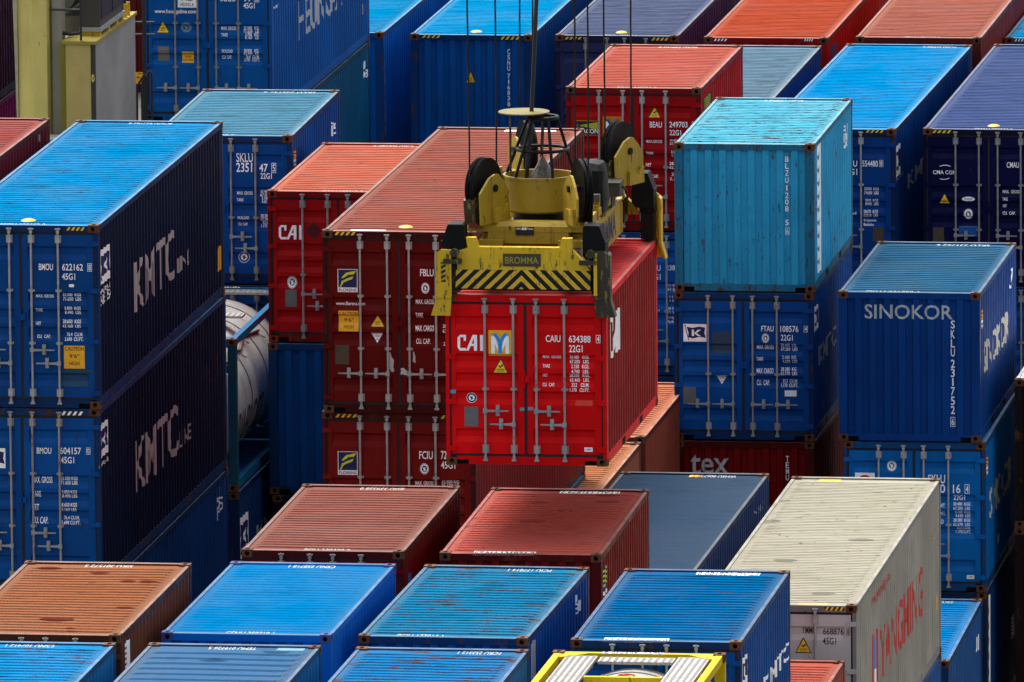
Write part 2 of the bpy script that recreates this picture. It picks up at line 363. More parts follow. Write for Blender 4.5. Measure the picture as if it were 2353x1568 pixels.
def decals(root, recs, style, L, H):
    """turn the table of markings into parts: lettering, logos, stickers, hazard strips, data plates"""
    groups = {}
    def put(g, face, c, ly, vs, fs): groups.setdefault((g, face), []).append((c, ly, vs, fs))
    def sc2(vs, b): return [(b[0]+p[0]*(b[2]-b[0]), b[1]+p[1]*(b[3]-b[1])) for p in vs]
    def poly(g, face, c, ly, p, b): q = sc2(p, b); put(g, face, c, ly, q, [tuple(range(len(q)))])
    def text(g, face, c, ly, s, b, flip=False):
        vs, fs = text2d(s)
        if flip: vs = [(1-x, 1-y) for x, y in vs]
        put(g, face, c, ly, sc2(vs, b), fs)
    for i, (face, kind, arg, a, b_, c_, d_, col) in enumerate(recs):
        bb = (a, b_, c_, d_); fl = face == 'U'; fc = face
        sub = lambda x0, y0, x1, y1: (a+x0*(c_-a), b_+y0*(d_-b_), a+x1*(c_-a), b_+y1*(d_-b_))
        if kind == 't' and face in 'TU' and col == 'w': col = 'rt'
        if kind == 't': text('lettering%d' % i, fc, col, 0, arg, bb, fl)
        elif kind == 'v':
            for k, ch in enumerate(arg): text('lettering%d' % (i*20+k+100), fc, 'g', 0, ch, sub(0, 1-(k+.85)/len(arg), 1, 1-k/len(arg)))
        elif kind == 'wt': poly('number_label%d' % i, fc, 'w', 0, boxp(-.02, -.25, 1.02, 1.2), bb); text('number_label%d' % i, fc, 'k', 1, arg, bb, fl)
        elif kind == 'b':
            for q in (boxp(0, 0, 1, .05), boxp(0, .95, 1, 1), boxp(0, .05, .09, .95), boxp(.91, .05, 1, .95)): poly('check_digit%d' % i, fc, col, 0, q, bb)
            text('check_digit%d' % i, fc, col, 0, arg, sub(.22, .14, .78, .86))
        elif kind == 'h':
            n = 'hazard_strip%d' % i; k1, k2 = ('k', 'w') if arg == 'w' else ('k', 'y'); poly(n, fc, k1, 0, boxp(0, 0, 1, 1), bb)
            for k in range(4): x = .02+.245*k; poly(n, fc, k2, 1, [(x, 0), (x+.12, 0), (x+.23, 1), (x+.11, 1)], bb)
        elif kind == 'r':
            poly('sticker%d' % i, fc, col, 0, [(0, .04), (.3, 0), (.97, .02), (1, .5), (.98, .97), (.5, 1), (.02, .96), (.015, .5)], bb)
        elif kind == 'p': poly('data_plate%d' % i, fc, 'br' if arg else 'gry', 1, boxp(0, 0, 1, 1), bb)
        elif kind in ('s', 's2'):
            n = 'sticker%d' % i; poly(n, fc, col, 1, boxp(0, 0, 1, 1), bb)
            if arg: text(n, fc, 'n' if kind == 's' else 'k', 2, arg, sub(.1, .3, .9, .75) if kind == 's' else sub(.15, .08, .85, .32))
            if kind == 's2': text(n, fc, 'k', 2, '兴亚', sub(.2, .42, .8, .9))
        elif kind == 'c':
            n = 'warning_sign%d' % i; poly(n, fc, 'or2', 1, boxp(0, 0, 1, 1), bb); ls = arg.split('|')
            for k, s in enumerate(ls):
                wd = .46 if len(s) > 5 else .24; text(n, fc, 'k', 2, s, sub(.5-wd, .76-.32*k+.02, .5+wd, .76-.32*k+.19))
        elif kind == 'l':
            n = ('warning_sign%d' if arg in ('tri', 'tri2', 'itri') else 'banner%d' if 'strip' in arg else 'torn_sticker%d' if arg == 'torn' else 'logo%d') % i
            for k, (cc, p) in enumerate(logo(arg, col)):
                if isinstance(p, tuple) and p[0] == 'T': text(n, fc, cc, 1+k*.3, p[1], sub(*p[2:]))
                else: poly(n, fc, cc, k*.3, p, bb)
    for (g, face), items in groups.items():
        link(g.rstrip('0123456789'), decal_mesh(items, 'T' if face == 'U' else face, style, L, H), root)
# ------------------------------------------------------------------ placement (m): left, front, top, yaw, length, height
POS={
 'A1':(-36.438, 192.539, 11.75, 0.00317, 12.192, 2.896),
 'A2':(-36.446, 192.582, 8.853, 8e-05, 12.192, 2.896),
 'B':(-32.676, 172.696, 8.821, -0.00081, 6.058, 2.591),
 'C':(-32.666, 166.23, 8.788, -0.0, 6.058, 2.591),
 'D':(-29.875, 166.96, 8.669, 0.00057, 6.058, 2.591),
 'J':(-27.039, 167.632, 8.54, -0.00196, 6.058, 2.591),
 'K':(-24.273, 167.812, 8.505, -0.00214, 6.058, 2.591),
 'E':(-30.033, 174.936, 8.473, -0.00378, 6.058, 2.591),
 'F':(-30.347, 183.78, 8.174, 0.00445, 6.058, 2.591),
 'G':(-27.56, 184.936, 7.973, 0.01154, 6.058, 2.591),
 'H2':(-27.331, 175.9, 8.303, -0.01181, 6.058, 2.591),
 'I':(-24.334, 176.009, 8.275, 0.00282, 6.058, 2.591),
 'L':(-27.294, 191.499, 6.165, -0.00216, 12.192, 2.896),
 'M':(-24.418, 191.149, 6.182, 0.00036, 12.192, 2.896),
 'N':(-24.533, 184.55, 5.42, 0.0, 6.058, 2.591),
 'O':(-24.562, 205.425, 2.775, 0.01215, 6.058, 2.591),
 'Q':(-24.816, 213.358, 7.749, -0.00115, 6.058, 2.591),
 'R':(-24.765, 213.383, 5.15, 0.0085, 6.058, 2.591),
 'S':(-24.764, 213.418, 2.551, 0.01061, 6.058, 2.591),
 'T':(-27.933, 215.559, 9.979, 0.00411, 6.058, 2.591),
 'U':(-27.953, 215.558, 7.379, 0.00252, 6.058, 2.591),
 'W':(-27.964, 229.229, 8.399, -0.01154, 12.192, 2.896),
 'X':(-25.061, 229.222, 8.417, -0.00455, 12.192, 2.896),
 'Y':(-30.777, 222.634, 9.996, -0.00163, 6.058, 2.591),
 'Z':(-30.906, 229.983, 8.255, -0.00015, 12.192, 2.591),
 'AI':(-36.803, 213.707, 10.284, 0.01682, 6.058, 2.591),
 'AJ':(-34.077, 209.581, 9.915, -0.0012, 6.058, 2.591),
 'AM':(-34.089, 209.538, 7.314, 5e-05, 6.058, 2.591),
 'AK':(-30.739, 194.51, 11.429, -0.0048, 12.192, 2.896),
 'AL':(-30.781, 194.623, 8.536, -0.0054, 12.192, 2.896),
 'AO':(-36.669, 207.1, 7.748, 0.0, 6.058, 2.591),
 'AA':(-37.182, 246.471, 7.852, 0.00141, 12.192, 2.896),
 'AB':(-34.219, 246.051, 7.917, 0.00072, 12.192, 2.896),
 'AC':(-30.997, 243.927, 8.176, 0.00054, 12.192, 2.896),
 'AD':(-27.778, 241.798, 8.483, 0.00172, 12.192, 2.591),
 'AE':(-25.303, 246.0, 7.951, 0.0, 12.192, 2.591),
 'AF':(-40.199, 246.801, 7.834, -0.00122, 12.192, 2.896),
 'AG':(-40.186, 232.845, 10.809, 0.00202, 12.192, 2.896),
 'H':(-27.553, 185.821, 11.749, 0.00363, 6.058, 2.591),
 'BC1':(-30.275, 210.8, 5.592, 0.0, 6.058, 2.591),
 'BC2':(-30.318, 204.6, 5.528, -0.0, 6.058, 2.591),
 'BD':(-21.954, 214.904, 6.024, -0.00041, 6.058, 2.591),
 'BL':(-39.295, 198.358, 11.815, -0.00097, 6.058, 2.591),
 'A3':(-36.446, 192.582, 5.942, 8e-05, 12.192, 2.896),
 'AOb':(-36.669, 207.1, 5.142, 0.0, 6.058, 2.591),
 'AN':(-34.039, 209.538, 4.708, 5e-05, 6.058, 2.591),
 'V':(-27.953, 215.558, 4.773, 0.00252, 6.058, 2.591),
 'BB':(-30.777, 222.634, 7.39, -0.00163, 6.058, 2.591),
 'BB2':(-30.777, 222.634, 4.784, -0.00163, 6.058, 2.591),
 'PB':(-24.418, 191.149, 3.271, 0.00036, 12.192, 2.896),
 'W2':(-27.964, 229.229, 5.488, -0.01154, 12.192, 2.896),
 'X2':(-25.061, 229.222, 5.506, -0.00455, 12.192, 2.896),
 'AH':(-40.186, 232.845, 7.898, 0.00202, 12.192, 2.896),
 'AL2':(-30.781, 194.623, 5.625, -0.0054, 12.192, 2.896),
 'BI':(-36.803, 213.707, 7.678, 0.01682, 6.058, 2.591),
}
DEC={
 'H':[
  ('F', 't', 'CAIU', 1.518, 1.878, 1.74, 1.982, 'w'),
  ('F', 't', '634388', 1.867, 1.875, 2.194, 1.98, 'w'),
  ('F', 't', '22G1', 1.869, 1.727, 2.072, 1.836, 'w'),
  ('F', 't', 'MAX  GROSS', 1.468, 1.631, 1.743, 1.676, 'w'),
  ('F', 't', '30.480   KGS.', 1.872, 1.627, 2.168, 1.677, 'w'),
  ('F', 't', '67.200   LBS.', 1.875, 1.557, 2.168, 1.608, 'w'),
  ('F', 't', 'TARE', 1.467, 1.491, 1.575, 1.538, 'w'),
  ('F', 't', '2.150   KGS.', 1.898, 1.484, 2.167, 1.538, 'w'),
  ('F', 't', '4.740   LBS.', 1.901, 1.41, 2.167, 1.464, 'w'),
  ('F', 't', 'NET', 1.466, 1.352, 1.541, 1.396, 'w'),
  ('F', 't', '28.330   KGS.', 1.87, 1.349, 2.17, 1.4, 'w'),
  ('F', 't', '62.460   LBS.', 1.873, 1.278, 2.169, 1.329, 'w'),
  ('F', 't', 'CU.  CAP.', 1.465, 1.206, 1.647, 1.257, 'w'),
  ('F', 't', '33.2    CU.M.', 1.902, 1.203, 2.165, 1.258, 'w'),
  ('F', 't', '1.170   CU.FT.', 1.877, 1.128, 2.168, 1.184, 'w'),
  ('F', 'b', '4', 2.276, 1.87, 2.342, 1.991, 'w'),
  ('F', 'l', 'cai', 0.185, 1.733, 0.573, 1.971, 'w'),
  ('F', 'l', 'ym', 0.652, 1.654, 1.003, 2.047, 'w'),
  ('F', 'l', 'tri', 0.709, 1.392, 0.952, 1.613, 'w'),
  ('F', 'l', 'round', 0.309, 0.942, 0.465, 1.09, 'n'),
  ('F', 'p', '', 0.28, 0.585, 0.489, 0.884, 'w'),
  ('F', 's', 'CIMC', 2.09, 0.224, 2.213, 0.288, 'w'),
  ('F', 'r', '', 1.954, 0.915, 2.22, 0.999, 'or'),
  ('F', 'r', '', 1.12, 0.83, 1.188, 0.881, 'lb'),
  ('F', 'r', '', 1.238, 0.838, 1.324, 0.89, 'lb'),
  ('F', 'r', '', 0.069, 1.081, 0.159, 1.138, 'lb'),
  ('S', 'l', 'cai', 0.503, 1.538, 1.602, 2.177, 'w'),
 ],
 'A1':[
  ('F', 't', 'BMOU', 1.492, 2.179, 1.714, 2.283, 'w'),
  ('F', 't', '622162', 1.859, 2.178, 2.188, 2.284, 'w'),
  ('F', 't', '45G1', 1.854, 2.031, 2.063, 2.133, 'w'),
  ('F', 't', 'MAX. GROSS', 1.433, 1.744, 1.716, 1.791, 'w'),
  ('F', 't', '32.500  KGS', 1.859, 1.77, 2.147, 1.819, 'w'),
  ('F', 't', '71.650  LBS', 1.862, 1.7, 2.146, 1.753, 'w'),
  ('F', 't', 'TARE', 1.431, 1.525, 1.539, 1.574, 'w'),
  ('F', 't', '3.850  KGS', 1.887, 1.553, 2.144, 1.61, 'w'),
  ('F', 't', '8.490  LBS', 1.888, 1.489, 2.143, 1.539, 'w'),
  ('F', 't', 'NET', 1.432, 1.315, 1.513, 1.366, 'w'),
  ('F', 't', '28.650  KGS', 1.857, 1.347, 2.145, 1.404, 'w'),
  ('F', 't', '63.160  LBS', 1.856, 1.275, 2.14, 1.328, 'w'),
  ('F', 't', 'CU.  CAP.', 1.448, 1.108, 1.658, 1.16, 'w'),
  ('F', 't', '76.4  CU.M.', 1.914, 1.14, 2.169, 1.197, 'w'),
  ('F', 't', '2.698  CU.FT.', 1.884, 1.069, 2.175, 1.124, 'w'),
  ('F', 'b', '8', 2.259, 2.165, 2.329, 2.294, 'w'),
  ('F', 'c', 'CAUTION|9\'6"|HIGH', 1.87, 0.634, 2.197, 0.995, 'w'),
  ('F', 'h', '', 1.931, 2.81, 2.234, 2.863, 'w'),
  ('F', 'r', '', 1.83, 0.344, 2.331, 0.636, 'te'),
  ('T', 't', 'BMOU 622162 8', 0.797, 0.06, 1.561, 0.31, 'w'),
  ('U', 't', 'BMOU 622162 8', 0.903, 11.862, 1.62, 12.072, 'w'),
  ('S', 'l', 'kflag', 0.245, 1.91, 1.13, 2.45, 'w'),
  ('S', 't', 'www.kmtc.co.kr', 0.186, 1.768, 1.16, 1.866, 'w'),
  ('S', 't', 'SINCE 1954', 0.216, 1.587, 1.145, 1.747, 'w'),
  ('S', 't', 'KMTC', 3.446, 0.994, 7.371, 1.813, 'sg'),
  ('S', 't', 'LINE', 7.636, 1.025, 8.777, 1.262, 'sg'),
  ('F', 'r', '', 1.963, 1.917, 2.043, 1.964, 'w'),
  ('S', 'r', '', 11.584, 0.458, 11.927, 0.87, 'or2'),
 ],
 'A2':[
  ('F', 't', 'BMOU', 1.436, 2.172, 1.667, 2.271, 'w'),
  ('F', 't', '604157', 1.804, 2.17, 2.138, 2.278, 'w'),
  ('F', 't', '45G1', 1.813, 2.026, 2.026, 2.128, 'w'),
  ('F', 't', 'MAX. GROSS', 1.354, 1.706, 1.672, 1.806, 'w'),
  ('F', 't', '32.500 KGS', 1.807, 1.758, 2.072, 1.812, 'w'),
  ('F', 't', '71.650 LBS', 1.806, 1.687, 2.071, 1.746, 'w'),
  ('F', 't', 'TARE', 1.353, 1.488, 1.49, 1.581, 'w'),
  ('F', 't', '3.850 KGS', 1.825, 1.545, 2.064, 1.601, 'w'),
  ('F', 't', '8.490 LBS', 1.824, 1.478, 2.063, 1.532, 'w'),
  ('F', 't', 'NET', 1.352, 1.274, 1.459, 1.375, 'w'),
  ('F', 't', '28.650 KGS', 1.79, 1.34, 2.059, 1.397, 'w'),
  ('F', 't', '63.160 LBS', 1.786, 1.267, 2.053, 1.321, 'w'),
  ('F', 't', 'CU. CAP.', 1.351, 1.068, 1.599, 1.17, 'w'),
  ('F', 't', '76.4 CU.M.', 1.846, 1.135, 2.095, 1.191, 'w'),
  ('F', 't', '2.698 CU.FT.', 1.811, 1.059, 2.108, 1.116, 'w'),
  ('F', 'b', '0', 2.221, 2.169, 2.285, 2.28, 'w'),
  ('F', 'h', 'w', 1.828, 2.789, 2.189, 2.851, 'w'),
  ('F', 'l', 'kflag', 0.587, 1.935, 0.937, 2.25, 'w'),
  ('S', 'l', 'kflag', 0.04, 2.087, 0.819, 2.608, 'w'),
  ('S', 't', 'www.kmtc.co.kr', -0.044, 1.951, 0.848, 2.026, 'w'),
  ('S', 't', 'KMTC', 3.325, 0.997, 7.424, 1.842, 'sg'),
  ('S', 't', 'LINE', 7.59, 1.06, 8.668, 1.315, 'sg'),
 ],
 'A3':[
  ('S', 't', 'U', 11.158, 2.517, 11.437, 2.72, 'w'),
  ('S', 't', '25', 11.143, 2.294, 11.686, 2.517, 'w'),
  ('S', 't', '1', 11.156, 2.17, 11.338, 2.297, 'w'),
 ],
 'AG':[
  ('F', 't', 'www.heungaline.com', 0.21, 2.016, 0.999, 2.116, 'w'),
  ('F', 't', '45G1', 1.898, 2.143, 2.111, 2.249, 'w'),
  ('F', 't', 'SGCU', 1.46, 2.271, 1.75, 2.383, 'w'),
  ('F', 't', '97', 1.9, 2.275, 2.066, 2.385, 'w'),
  ('F', 't', 'MAX. GROSS', 1.467, 1.726, 1.751, 1.795, 'w'),
  ('F', 't', '32.500   KG.', 1.893, 1.738, 2.188, 1.801, 'w'),
  ('F', 't', '71.650   LB.', 1.893, 1.681, 2.188, 1.741, 'w'),
  ('F', 't', 'TARE', 1.468, 1.609, 1.59, 1.67, 'w'),
  ('F', 't', '3.700   KG.', 1.925, 1.621, 2.187, 1.681, 'w'),
  ('F', 't', '8.160   LB.', 1.924, 1.564, 2.186, 1.624, 'w'),
  ('F', 't', 'PAYLOAD', 1.478, 1.302, 1.683, 1.364, 'w'),
  ('F', 't', '28.800   KG.', 1.894, 1.317, 2.183, 1.375, 'w'),
  ('F', 't', '63.490   LB.', 1.893, 1.26, 2.183, 1.32, 'w'),
  ('F', 't', 'CU. CAP.', 1.48, 1.182, 1.662, 1.249, 'w'),
  ('F', 't', '76.4   CU.M.', 1.928, 1.197, 2.185, 1.26, 'w'),
  ('F', 't', '2.700   CU.FT.', 1.9, 1.142, 2.189, 1.199, 'w'),
  ('F', 'b', '3', 2.106, 2.26, 2.195, 2.386, 'w'),
  ('F', 's2', 'HEUNG A', 0.652, 2.149, 1.008, 2.439, 'w'),
  ('F', 'l', 'tri2', 0.236, 1.66, 0.487, 1.893, 'w'),
  ('F', 'l', 'round', 0.696, 1.678, 0.908, 1.872, 'lb'),
  ('F', 'p', '', 0.262, 1.14, 0.475, 1.408, 'w'),
  ('F', 'c', 'CAUTION|HIGH|CONTAINER', 0.722, 1.106, 0.942, 1.316, 'w'),
  ('S', 't', 'HEUNG-A', 3.274, 1.11, 8.802, 1.874, 'g2'),
  ('S', 't', 'www.heung.co.kr', 0.246, 2.066, 0.986, 2.148, 'w'),
  ('S', 'r', '', 11.324, 0.604, 11.485, 0.813, 'or2'),
 ],
 'AH':[
  ('S', 't', 'U', 11.345, 2.393, 11.609, 2.569, 'w'),
  ('S', 't', '93', 11.331, 2.206, 11.949, 2.372, 'w'),
  ('S', 't', '1', 11.367, 2.04, 11.56, 2.16, 'w'),
 ],
 'AI':[
  ('F', 't', 'SKLU', 1.462, 2.119, 1.75, 2.277, 'w'),
  ('F', 't', '2351', 1.463, 1.951, 1.739, 2.108, 'w'),
  ('F', 't', '47', 1.864, 1.955, 2.01, 2.094, 'w'),
  ('F', 't', '22G1', 1.884, 1.834, 2.08, 1.935, 'w'),
  ('F', 't', 'MAX. GROSS', 1.467, 1.554, 1.738, 1.61, 'w'),
  ('F', 't', '30.480 KGS', 1.874, 1.586, 2.138, 1.638, 'w'),
  ('F', 't', '67.200 LBS', 1.874, 1.528, 2.137, 1.58, 'w'),
  ('F', 't', 'TARE', 1.467, 1.441, 1.582, 1.492, 'w'),
  ('F', 't', '2.180 KGS', 1.9, 1.47, 2.136, 1.522, 'w'),
  ('F', 't', '4.810 LBS', 1.899, 1.412, 2.136, 1.464, 'w'),
  ('F', 't', 'PAYLOAD', 1.48, 1.129, 1.677, 1.18, 'w'),
  ('F', 't', '28.300 KGS', 1.878, 1.162, 2.141, 1.218, 'w'),
  ('F', 't', '62.390 LBS', 1.877, 1.104, 2.14, 1.158, 'w'),
  ('F', 't', 'CU. CAP.', 1.482, 1.014, 1.649, 1.065, 'w'),
  ('F', 't', '33.2 CU.M.', 1.91, 1.046, 2.14, 1.098, 'w'),
  ('F', 't', '1.170 CU.FT.', 1.884, 0.988, 2.139, 1.04, 'w'),
  ('F', 'b', '5', 2.076, 1.938, 2.156, 2.108, 'w'),
  ('T', 't', 'SKLU 235147 5', 0.494, 0.06, 1.404, 0.31, 'w'),
  ('U', 't', 'SKLU 235147 5', 1.112, 5.728, 2.034, 5.938, 'w'),
  ('F', 'l', 'round', 1.481, 0.372, 1.676, 0.563, 'n2'),
  ('S', 'l', 'flag', 0.252, 1.989, 0.606, 2.279, 'w'),
  ('S', 't', 'U', 5.096, 2.087, 5.376, 2.269, 'w'),
  ('S', 't', '15', 5.118, 1.879, 5.656, 2.071, 'w'),
 ],
 'AJ':[
  ('F', 'l', 'cai', 0.189, 1.758, 0.586, 2.0, 'w'),
  ('F', 'l', 'round', 0.321, 0.921, 0.487, 1.131, 'w'),
  ('F', 'p', '', 0.288, 0.608, 0.485, 0.901, 'w'),
  ('T', 't', 'CAIU 600260 9', 0.903, 0.06, 1.593, 0.31, 'w'),
  ('U', 't', 'CAIU 600260 9', 0.922, 5.728, 1.618, 5.938, 'w'),
  ('F', 'l', 'diamond', 0.65, 1.763, 0.921, 2.063, 'dr'),
 ],
 'AK':[
  ('F', 't', 'FBLU', 1.549, 2.185, 1.763, 2.298, 'w'),
  ('F', 't', 'MAX. GROSS', 1.471, 1.739, 1.765, 1.819, 'w'),
  ('F', 't', 'TARE', 1.469, 1.527, 1.587, 1.604, 'w'),
  ('F', 't', 'MAX. CARGO', 1.467, 1.314, 1.761, 1.403, 'w'),
  ('F', 't', 'CU. CAP.', 1.472, 1.11, 1.698, 1.191, 'w'),
  ('F', 't', '28.650  KG', 1.899, 1.37, 2.149, 1.423, 'w'),
  ('F', 't', '63.160  LB', 1.899, 1.294, 2.149, 1.349, 'w'),
  ('F', 't', '2.698 CU.FT.', 1.908, 1.088, 2.147, 1.141, 'w'),
  ('F', 't', 'www.florens.com', 0.202, 1.707, 0.666, 1.763, 'w'),
  ('F', 'l', 'florens', 0.239, 1.918, 0.554, 2.282, 'w'),
  ('F', 'c', 'CAUTION|9\'6"|HIGH', 0.246, 1.295, 0.564, 1.623, 'w'),
  ('F', 'l', 'tri2', 0.742, 1.365, 0.985, 1.559, 'w'),
  ('F', 'l', 'itri', 0.748, 1.105, 0.959, 1.281, 'w'),
  ('F', 'p', 'br', 0.188, 0.771, 0.409, 1.074, 'w'),
  ('F', 'l', 'round', 1.564, 1.91, 1.694, 2.082, 'w2'),
  ('F', 'h', '', 0.193, 2.822, 0.541, 2.876, 'w'),
  ('F', 'h', '', 1.919, 2.817, 2.267, 2.871, 'w'),
  ('F', 'l', 'torn', 1.006, 0.637, 1.125, 0.975, 'w'),
  ('F', 'l', 'torn', 1.419, 0.795, 1.464, 0.991, 'w'),
  ('F', 'l', 'torn', 1.219, 0.603, 1.34, 0.728, 'w'),
  ('T', 'r', '', 0.405, 0.06, 0.983, 0.31, 'w'),
  ('U', 'r', '', 1.127, 11.862, 2.002, 12.072, 'w'),
 ],
 'AL':[
  ('F', 't', 'FCIU', 1.535, 2.157, 1.75, 2.285, 'w'),
  ('F', 't', '724101', 1.88, 2.162, 2.15, 2.291, 'w'),
  ('F', 't', '45G1', 1.879, 2.01, 2.107, 2.124, 'w'),
  ('F', 't', 'MAX. GROSS', 1.461, 1.734, 1.752, 1.801, 'w'),
  ('F', 't', '32.500 KG', 1.883, 1.768, 2.16, 1.828, 'w'),
  ('F', 't', '71.650 LB', 1.883, 1.699, 2.159, 1.759, 'w'),
  ('F', 'l', 'florens', 0.239, 1.888, 0.554, 2.26, 'w'),
  ('F', 'l', 'round', 1.546, 1.915, 1.686, 2.09, 'w2'),
  ('F', 'h', '', 0.203, 2.804, 0.567, 2.86, 'w'),
  ('F', 'h', '', 1.878, 2.805, 2.23, 2.862, 'w'),
 ],
 'U':[
  ('F', 't', 'FTAU', 1.525, 1.911, 1.74, 2.01, 'w'),
  ('F', 't', '108576', 1.858, 1.905, 2.172, 2.015, 'w'),
  ('F', 't', '22G1', 1.865, 1.755, 2.072, 1.857, 'w'),
  ('F', 't', 'MAX. GROSS', 1.443, 1.598, 1.736, 1.675, 'w'),
  ('F', 't', '30.480  KG', 1.862, 1.644, 2.13, 1.7, 'w'),
  ('F', 't', '67.200  LBS', 1.862, 1.573, 2.15, 1.63, 'w'),
  ('F', 't', 'TARE', 1.439, 1.39, 1.558, 1.462, 'w'),
  ('F', 't', '2.100  KG', 1.886, 1.434, 2.129, 1.49, 'w'),
  ('F', 't', '4.630  LBS', 1.888, 1.363, 2.148, 1.419, 'w'),
  ('F', 't', 'MAX. CARGO', 1.44, 1.172, 1.734, 1.264, 'w'),
  ('F', 't', '28.380  KG', 1.86, 1.225, 2.13, 1.284, 'w'),
  ('F', 't', '62.570  LBS', 1.859, 1.152, 2.147, 1.211, 'w'),
  ('F', 't', 'CU.  CAP.', 1.439, 0.966, 1.664, 1.058, 'w'),
  ('F', 't', '33.2  CU.M.', 1.891, 1.015, 2.152, 1.074, 'w'),
  ('F', 't', '1.170  CU.FT.', 1.866, 0.941, 2.154, 1.001, 'w'),
  ('F', 'b', '4', 2.267, 1.905, 2.333, 2.017, 'w'),
  ('F', 'l', 'kflag', 0.167, 1.719, 0.571, 2.026, 'w'),
  ('F', 'l', 'round', 1.534, 1.711, 1.661, 1.875, 'w2'),
  ('F', 'l', 'itri', 0.724, 0.962, 0.935, 1.137, 'w'),
  ('F', 'p', '', 0.157, 0.621, 0.377, 0.922, 'w'),
  ('F', 's', '', 1.928, 0.779, 2.136, 0.884, 'w'),
  ('F', 'r', '', 0.664, 1.514, 1.0, 1.907, 'sb'),
  ('S', 'l', 'kflag', 0.196, 1.87, 0.817, 2.293, 'w'),
  ('S', 't', 'KMTC', 0.934, 1.173, 3.56, 1.521, 'g'),
 ],
 'T':[
  ('F', 't', 'B', 1.928, 2.273, 1.988, 2.367, 'w'),
  ('F', 't', 'L', 1.927, 2.152, 1.988, 2.249, 'w'),
  ('F', 't', 'Z', 1.926, 2.031, 1.987, 2.127, 'w'),
  ('F', 't', 'U', 1.926, 1.907, 1.987, 2.001, 'w'),
  ('F', 't', '1', 1.925, 1.773, 1.986, 1.867, 'w'),
  ('F', 't', '2', 1.924, 1.639, 1.985, 1.741, 'w'),
  ('F', 't', '0', 1.924, 1.525, 1.985, 1.622, 'w'),
  ('F', 't', '8', 1.923, 1.407, 1.984, 1.503, 'w'),
  ('F', 't', '5', 1.922, 1.166, 1.983, 1.263, 'w'),
  ('F', 'b', '6', 1.926, 1.0, 1.997, 1.127, 'w'),
  ('U', 't', 'BLZU 120856 6', 0.89, 5.728, 1.576, 5.938, 'w'),
  ('T', 't', 'BLZU 120856 6', 0.726, 0.06, 1.388, 0.31, 'w'),
  ('S', 'l', 'strip', 0.594, 0.24, 1.099, 2.531, 'w'),
  ('S', 't', '31', 4.787, 2.085, 5.291, 2.257, 'w'),
  ('S', 't', '14', 4.828, 1.948, 5.355, 2.109, 'w'),
  ('S', 't', '22', 4.823, 1.854, 5.281, 2.007, 'w'),
 ],
 'V':[
  ('F', 't', 'tex', 0.277, 1.996, 0.946, 2.34, 'g2'),
  ('F', 't', 'T', 1.936, 2.237, 1.993, 2.335, 'w'),
  ('F', 't', 'E', 1.935, 2.123, 1.992, 2.224, 'w'),
  ('F', 't', 'M', 1.935, 2.014, 1.992, 2.112, 'w'),
  ('F', 't', 'U', 1.934, 1.905, 1.991, 2.003, 'w'),
 ],
 'Q':[
  ('F', 't', 'SINOKOR', 0.448, 2.12, 1.964, 2.37, 'g2'),
  ('F', 't', 'S', 1.93, 1.964, 2.0, 2.103, 'w'),
  ('F', 't', 'K', 1.929, 1.794, 2.0, 1.94, 'w'),
  ('F', 't', 'L', 1.929, 1.638, 1.999, 1.777, 'w'),
  ('F', 't', 'U', 1.928, 1.48, 1.998, 1.619, 'w'),
  ('F', 't', '2', 1.928, 1.287, 1.998, 1.426, 'w'),
  ('F', 't', '3', 1.927, 1.124, 1.997, 1.271, 'w'),
  ('F', 't', '1', 1.927, 0.974, 1.997, 1.108, 'w'),
  ('F', 't', '7', 1.926, 0.811, 1.996, 0.95, 'w'),
  ('F', 't', '5', 1.926, 0.64, 1.996, 0.787, 'w'),
  ('F', 't', '2', 1.925, 0.485, 1.995, 0.624, 'w'),
  ('F', 'b', '6', 1.919, 0.264, 2.0, 0.431, 'w'),
  ('T', 't', 'SKLU 231752 6', 0.456, 0.06, 1.383, 0.31, 'w'),
  ('U', 't', 'SKLU 231752 6', 1.054, 5.728, 1.995, 5.938, 'w'),
  ('S', 'l', 'flag', 0.263, 1.904, 0.608, 2.244, 'w'),
  ('S', 't', 'SINOKOR', 0.742, 1.058, 4.86, 1.607, 'tan'),
  ('S', 't', 'U75', 5.111, 1.895, 5.696, 2.224, 'w'),
 ],
 'R':[
  ('F', 't', 'SKLU', 1.447, 1.878, 1.743, 2.03, 'w'),
  ('F', 't', '230', 1.446, 1.712, 1.745, 1.862, 'w'),
  ('F', 't', '16', 1.877, 1.711, 2.005, 1.863, 'w'),
  ('F', 't', '22G1', 1.881, 1.588, 2.081, 1.678, 'w'),
  ('F', 't', '30.480  KGS', 1.881, 1.496, 2.173, 1.548, 'w'),
  ('F', 't', '67.200  LBS', 1.88, 1.423, 2.172, 1.476, 'w'),
  ('F', 't', '2.100  KGS', 1.912, 1.359, 2.172, 1.406, 'w'),
  ('F', 't', '4.630  LBS', 1.912, 1.29, 2.172, 1.341, 'w'),
  ('F', 't', '28.380  KGS', 1.88, 1.216, 2.172, 1.268, 'w'),
  ('F', 't', '62.570  LBS', 1.88, 1.14, 2.172, 1.195, 'w'),
  ('F', 't', '33.2 CU.M.', 1.94, 1.083, 2.174, 1.128, 'w'),
  ('F', 't', '1.170CU.FT.', 1.921, 1.011, 2.176, 1.065, 'w'),
  ('F', 't', 'GROSS WT.', 1.478, 1.451, 1.744, 1.527, 'w'),
  ('F', 't', 'TARE WT.', 1.478, 1.313, 1.746, 1.387, 'w'),
  ('F', 't', 'PAYLOAD', 1.477, 1.172, 1.712, 1.248, 'w'),
  ('F', 'b', '4', 2.08, 1.703, 2.161, 1.867, 'w'),
  ('F', 's', 'CIMC', 2.113, 0.226, 2.24, 0.29, 'w'),
  ('F', 'l', 'round', 0.741, 2.078, 0.904, 2.261, 'w'),
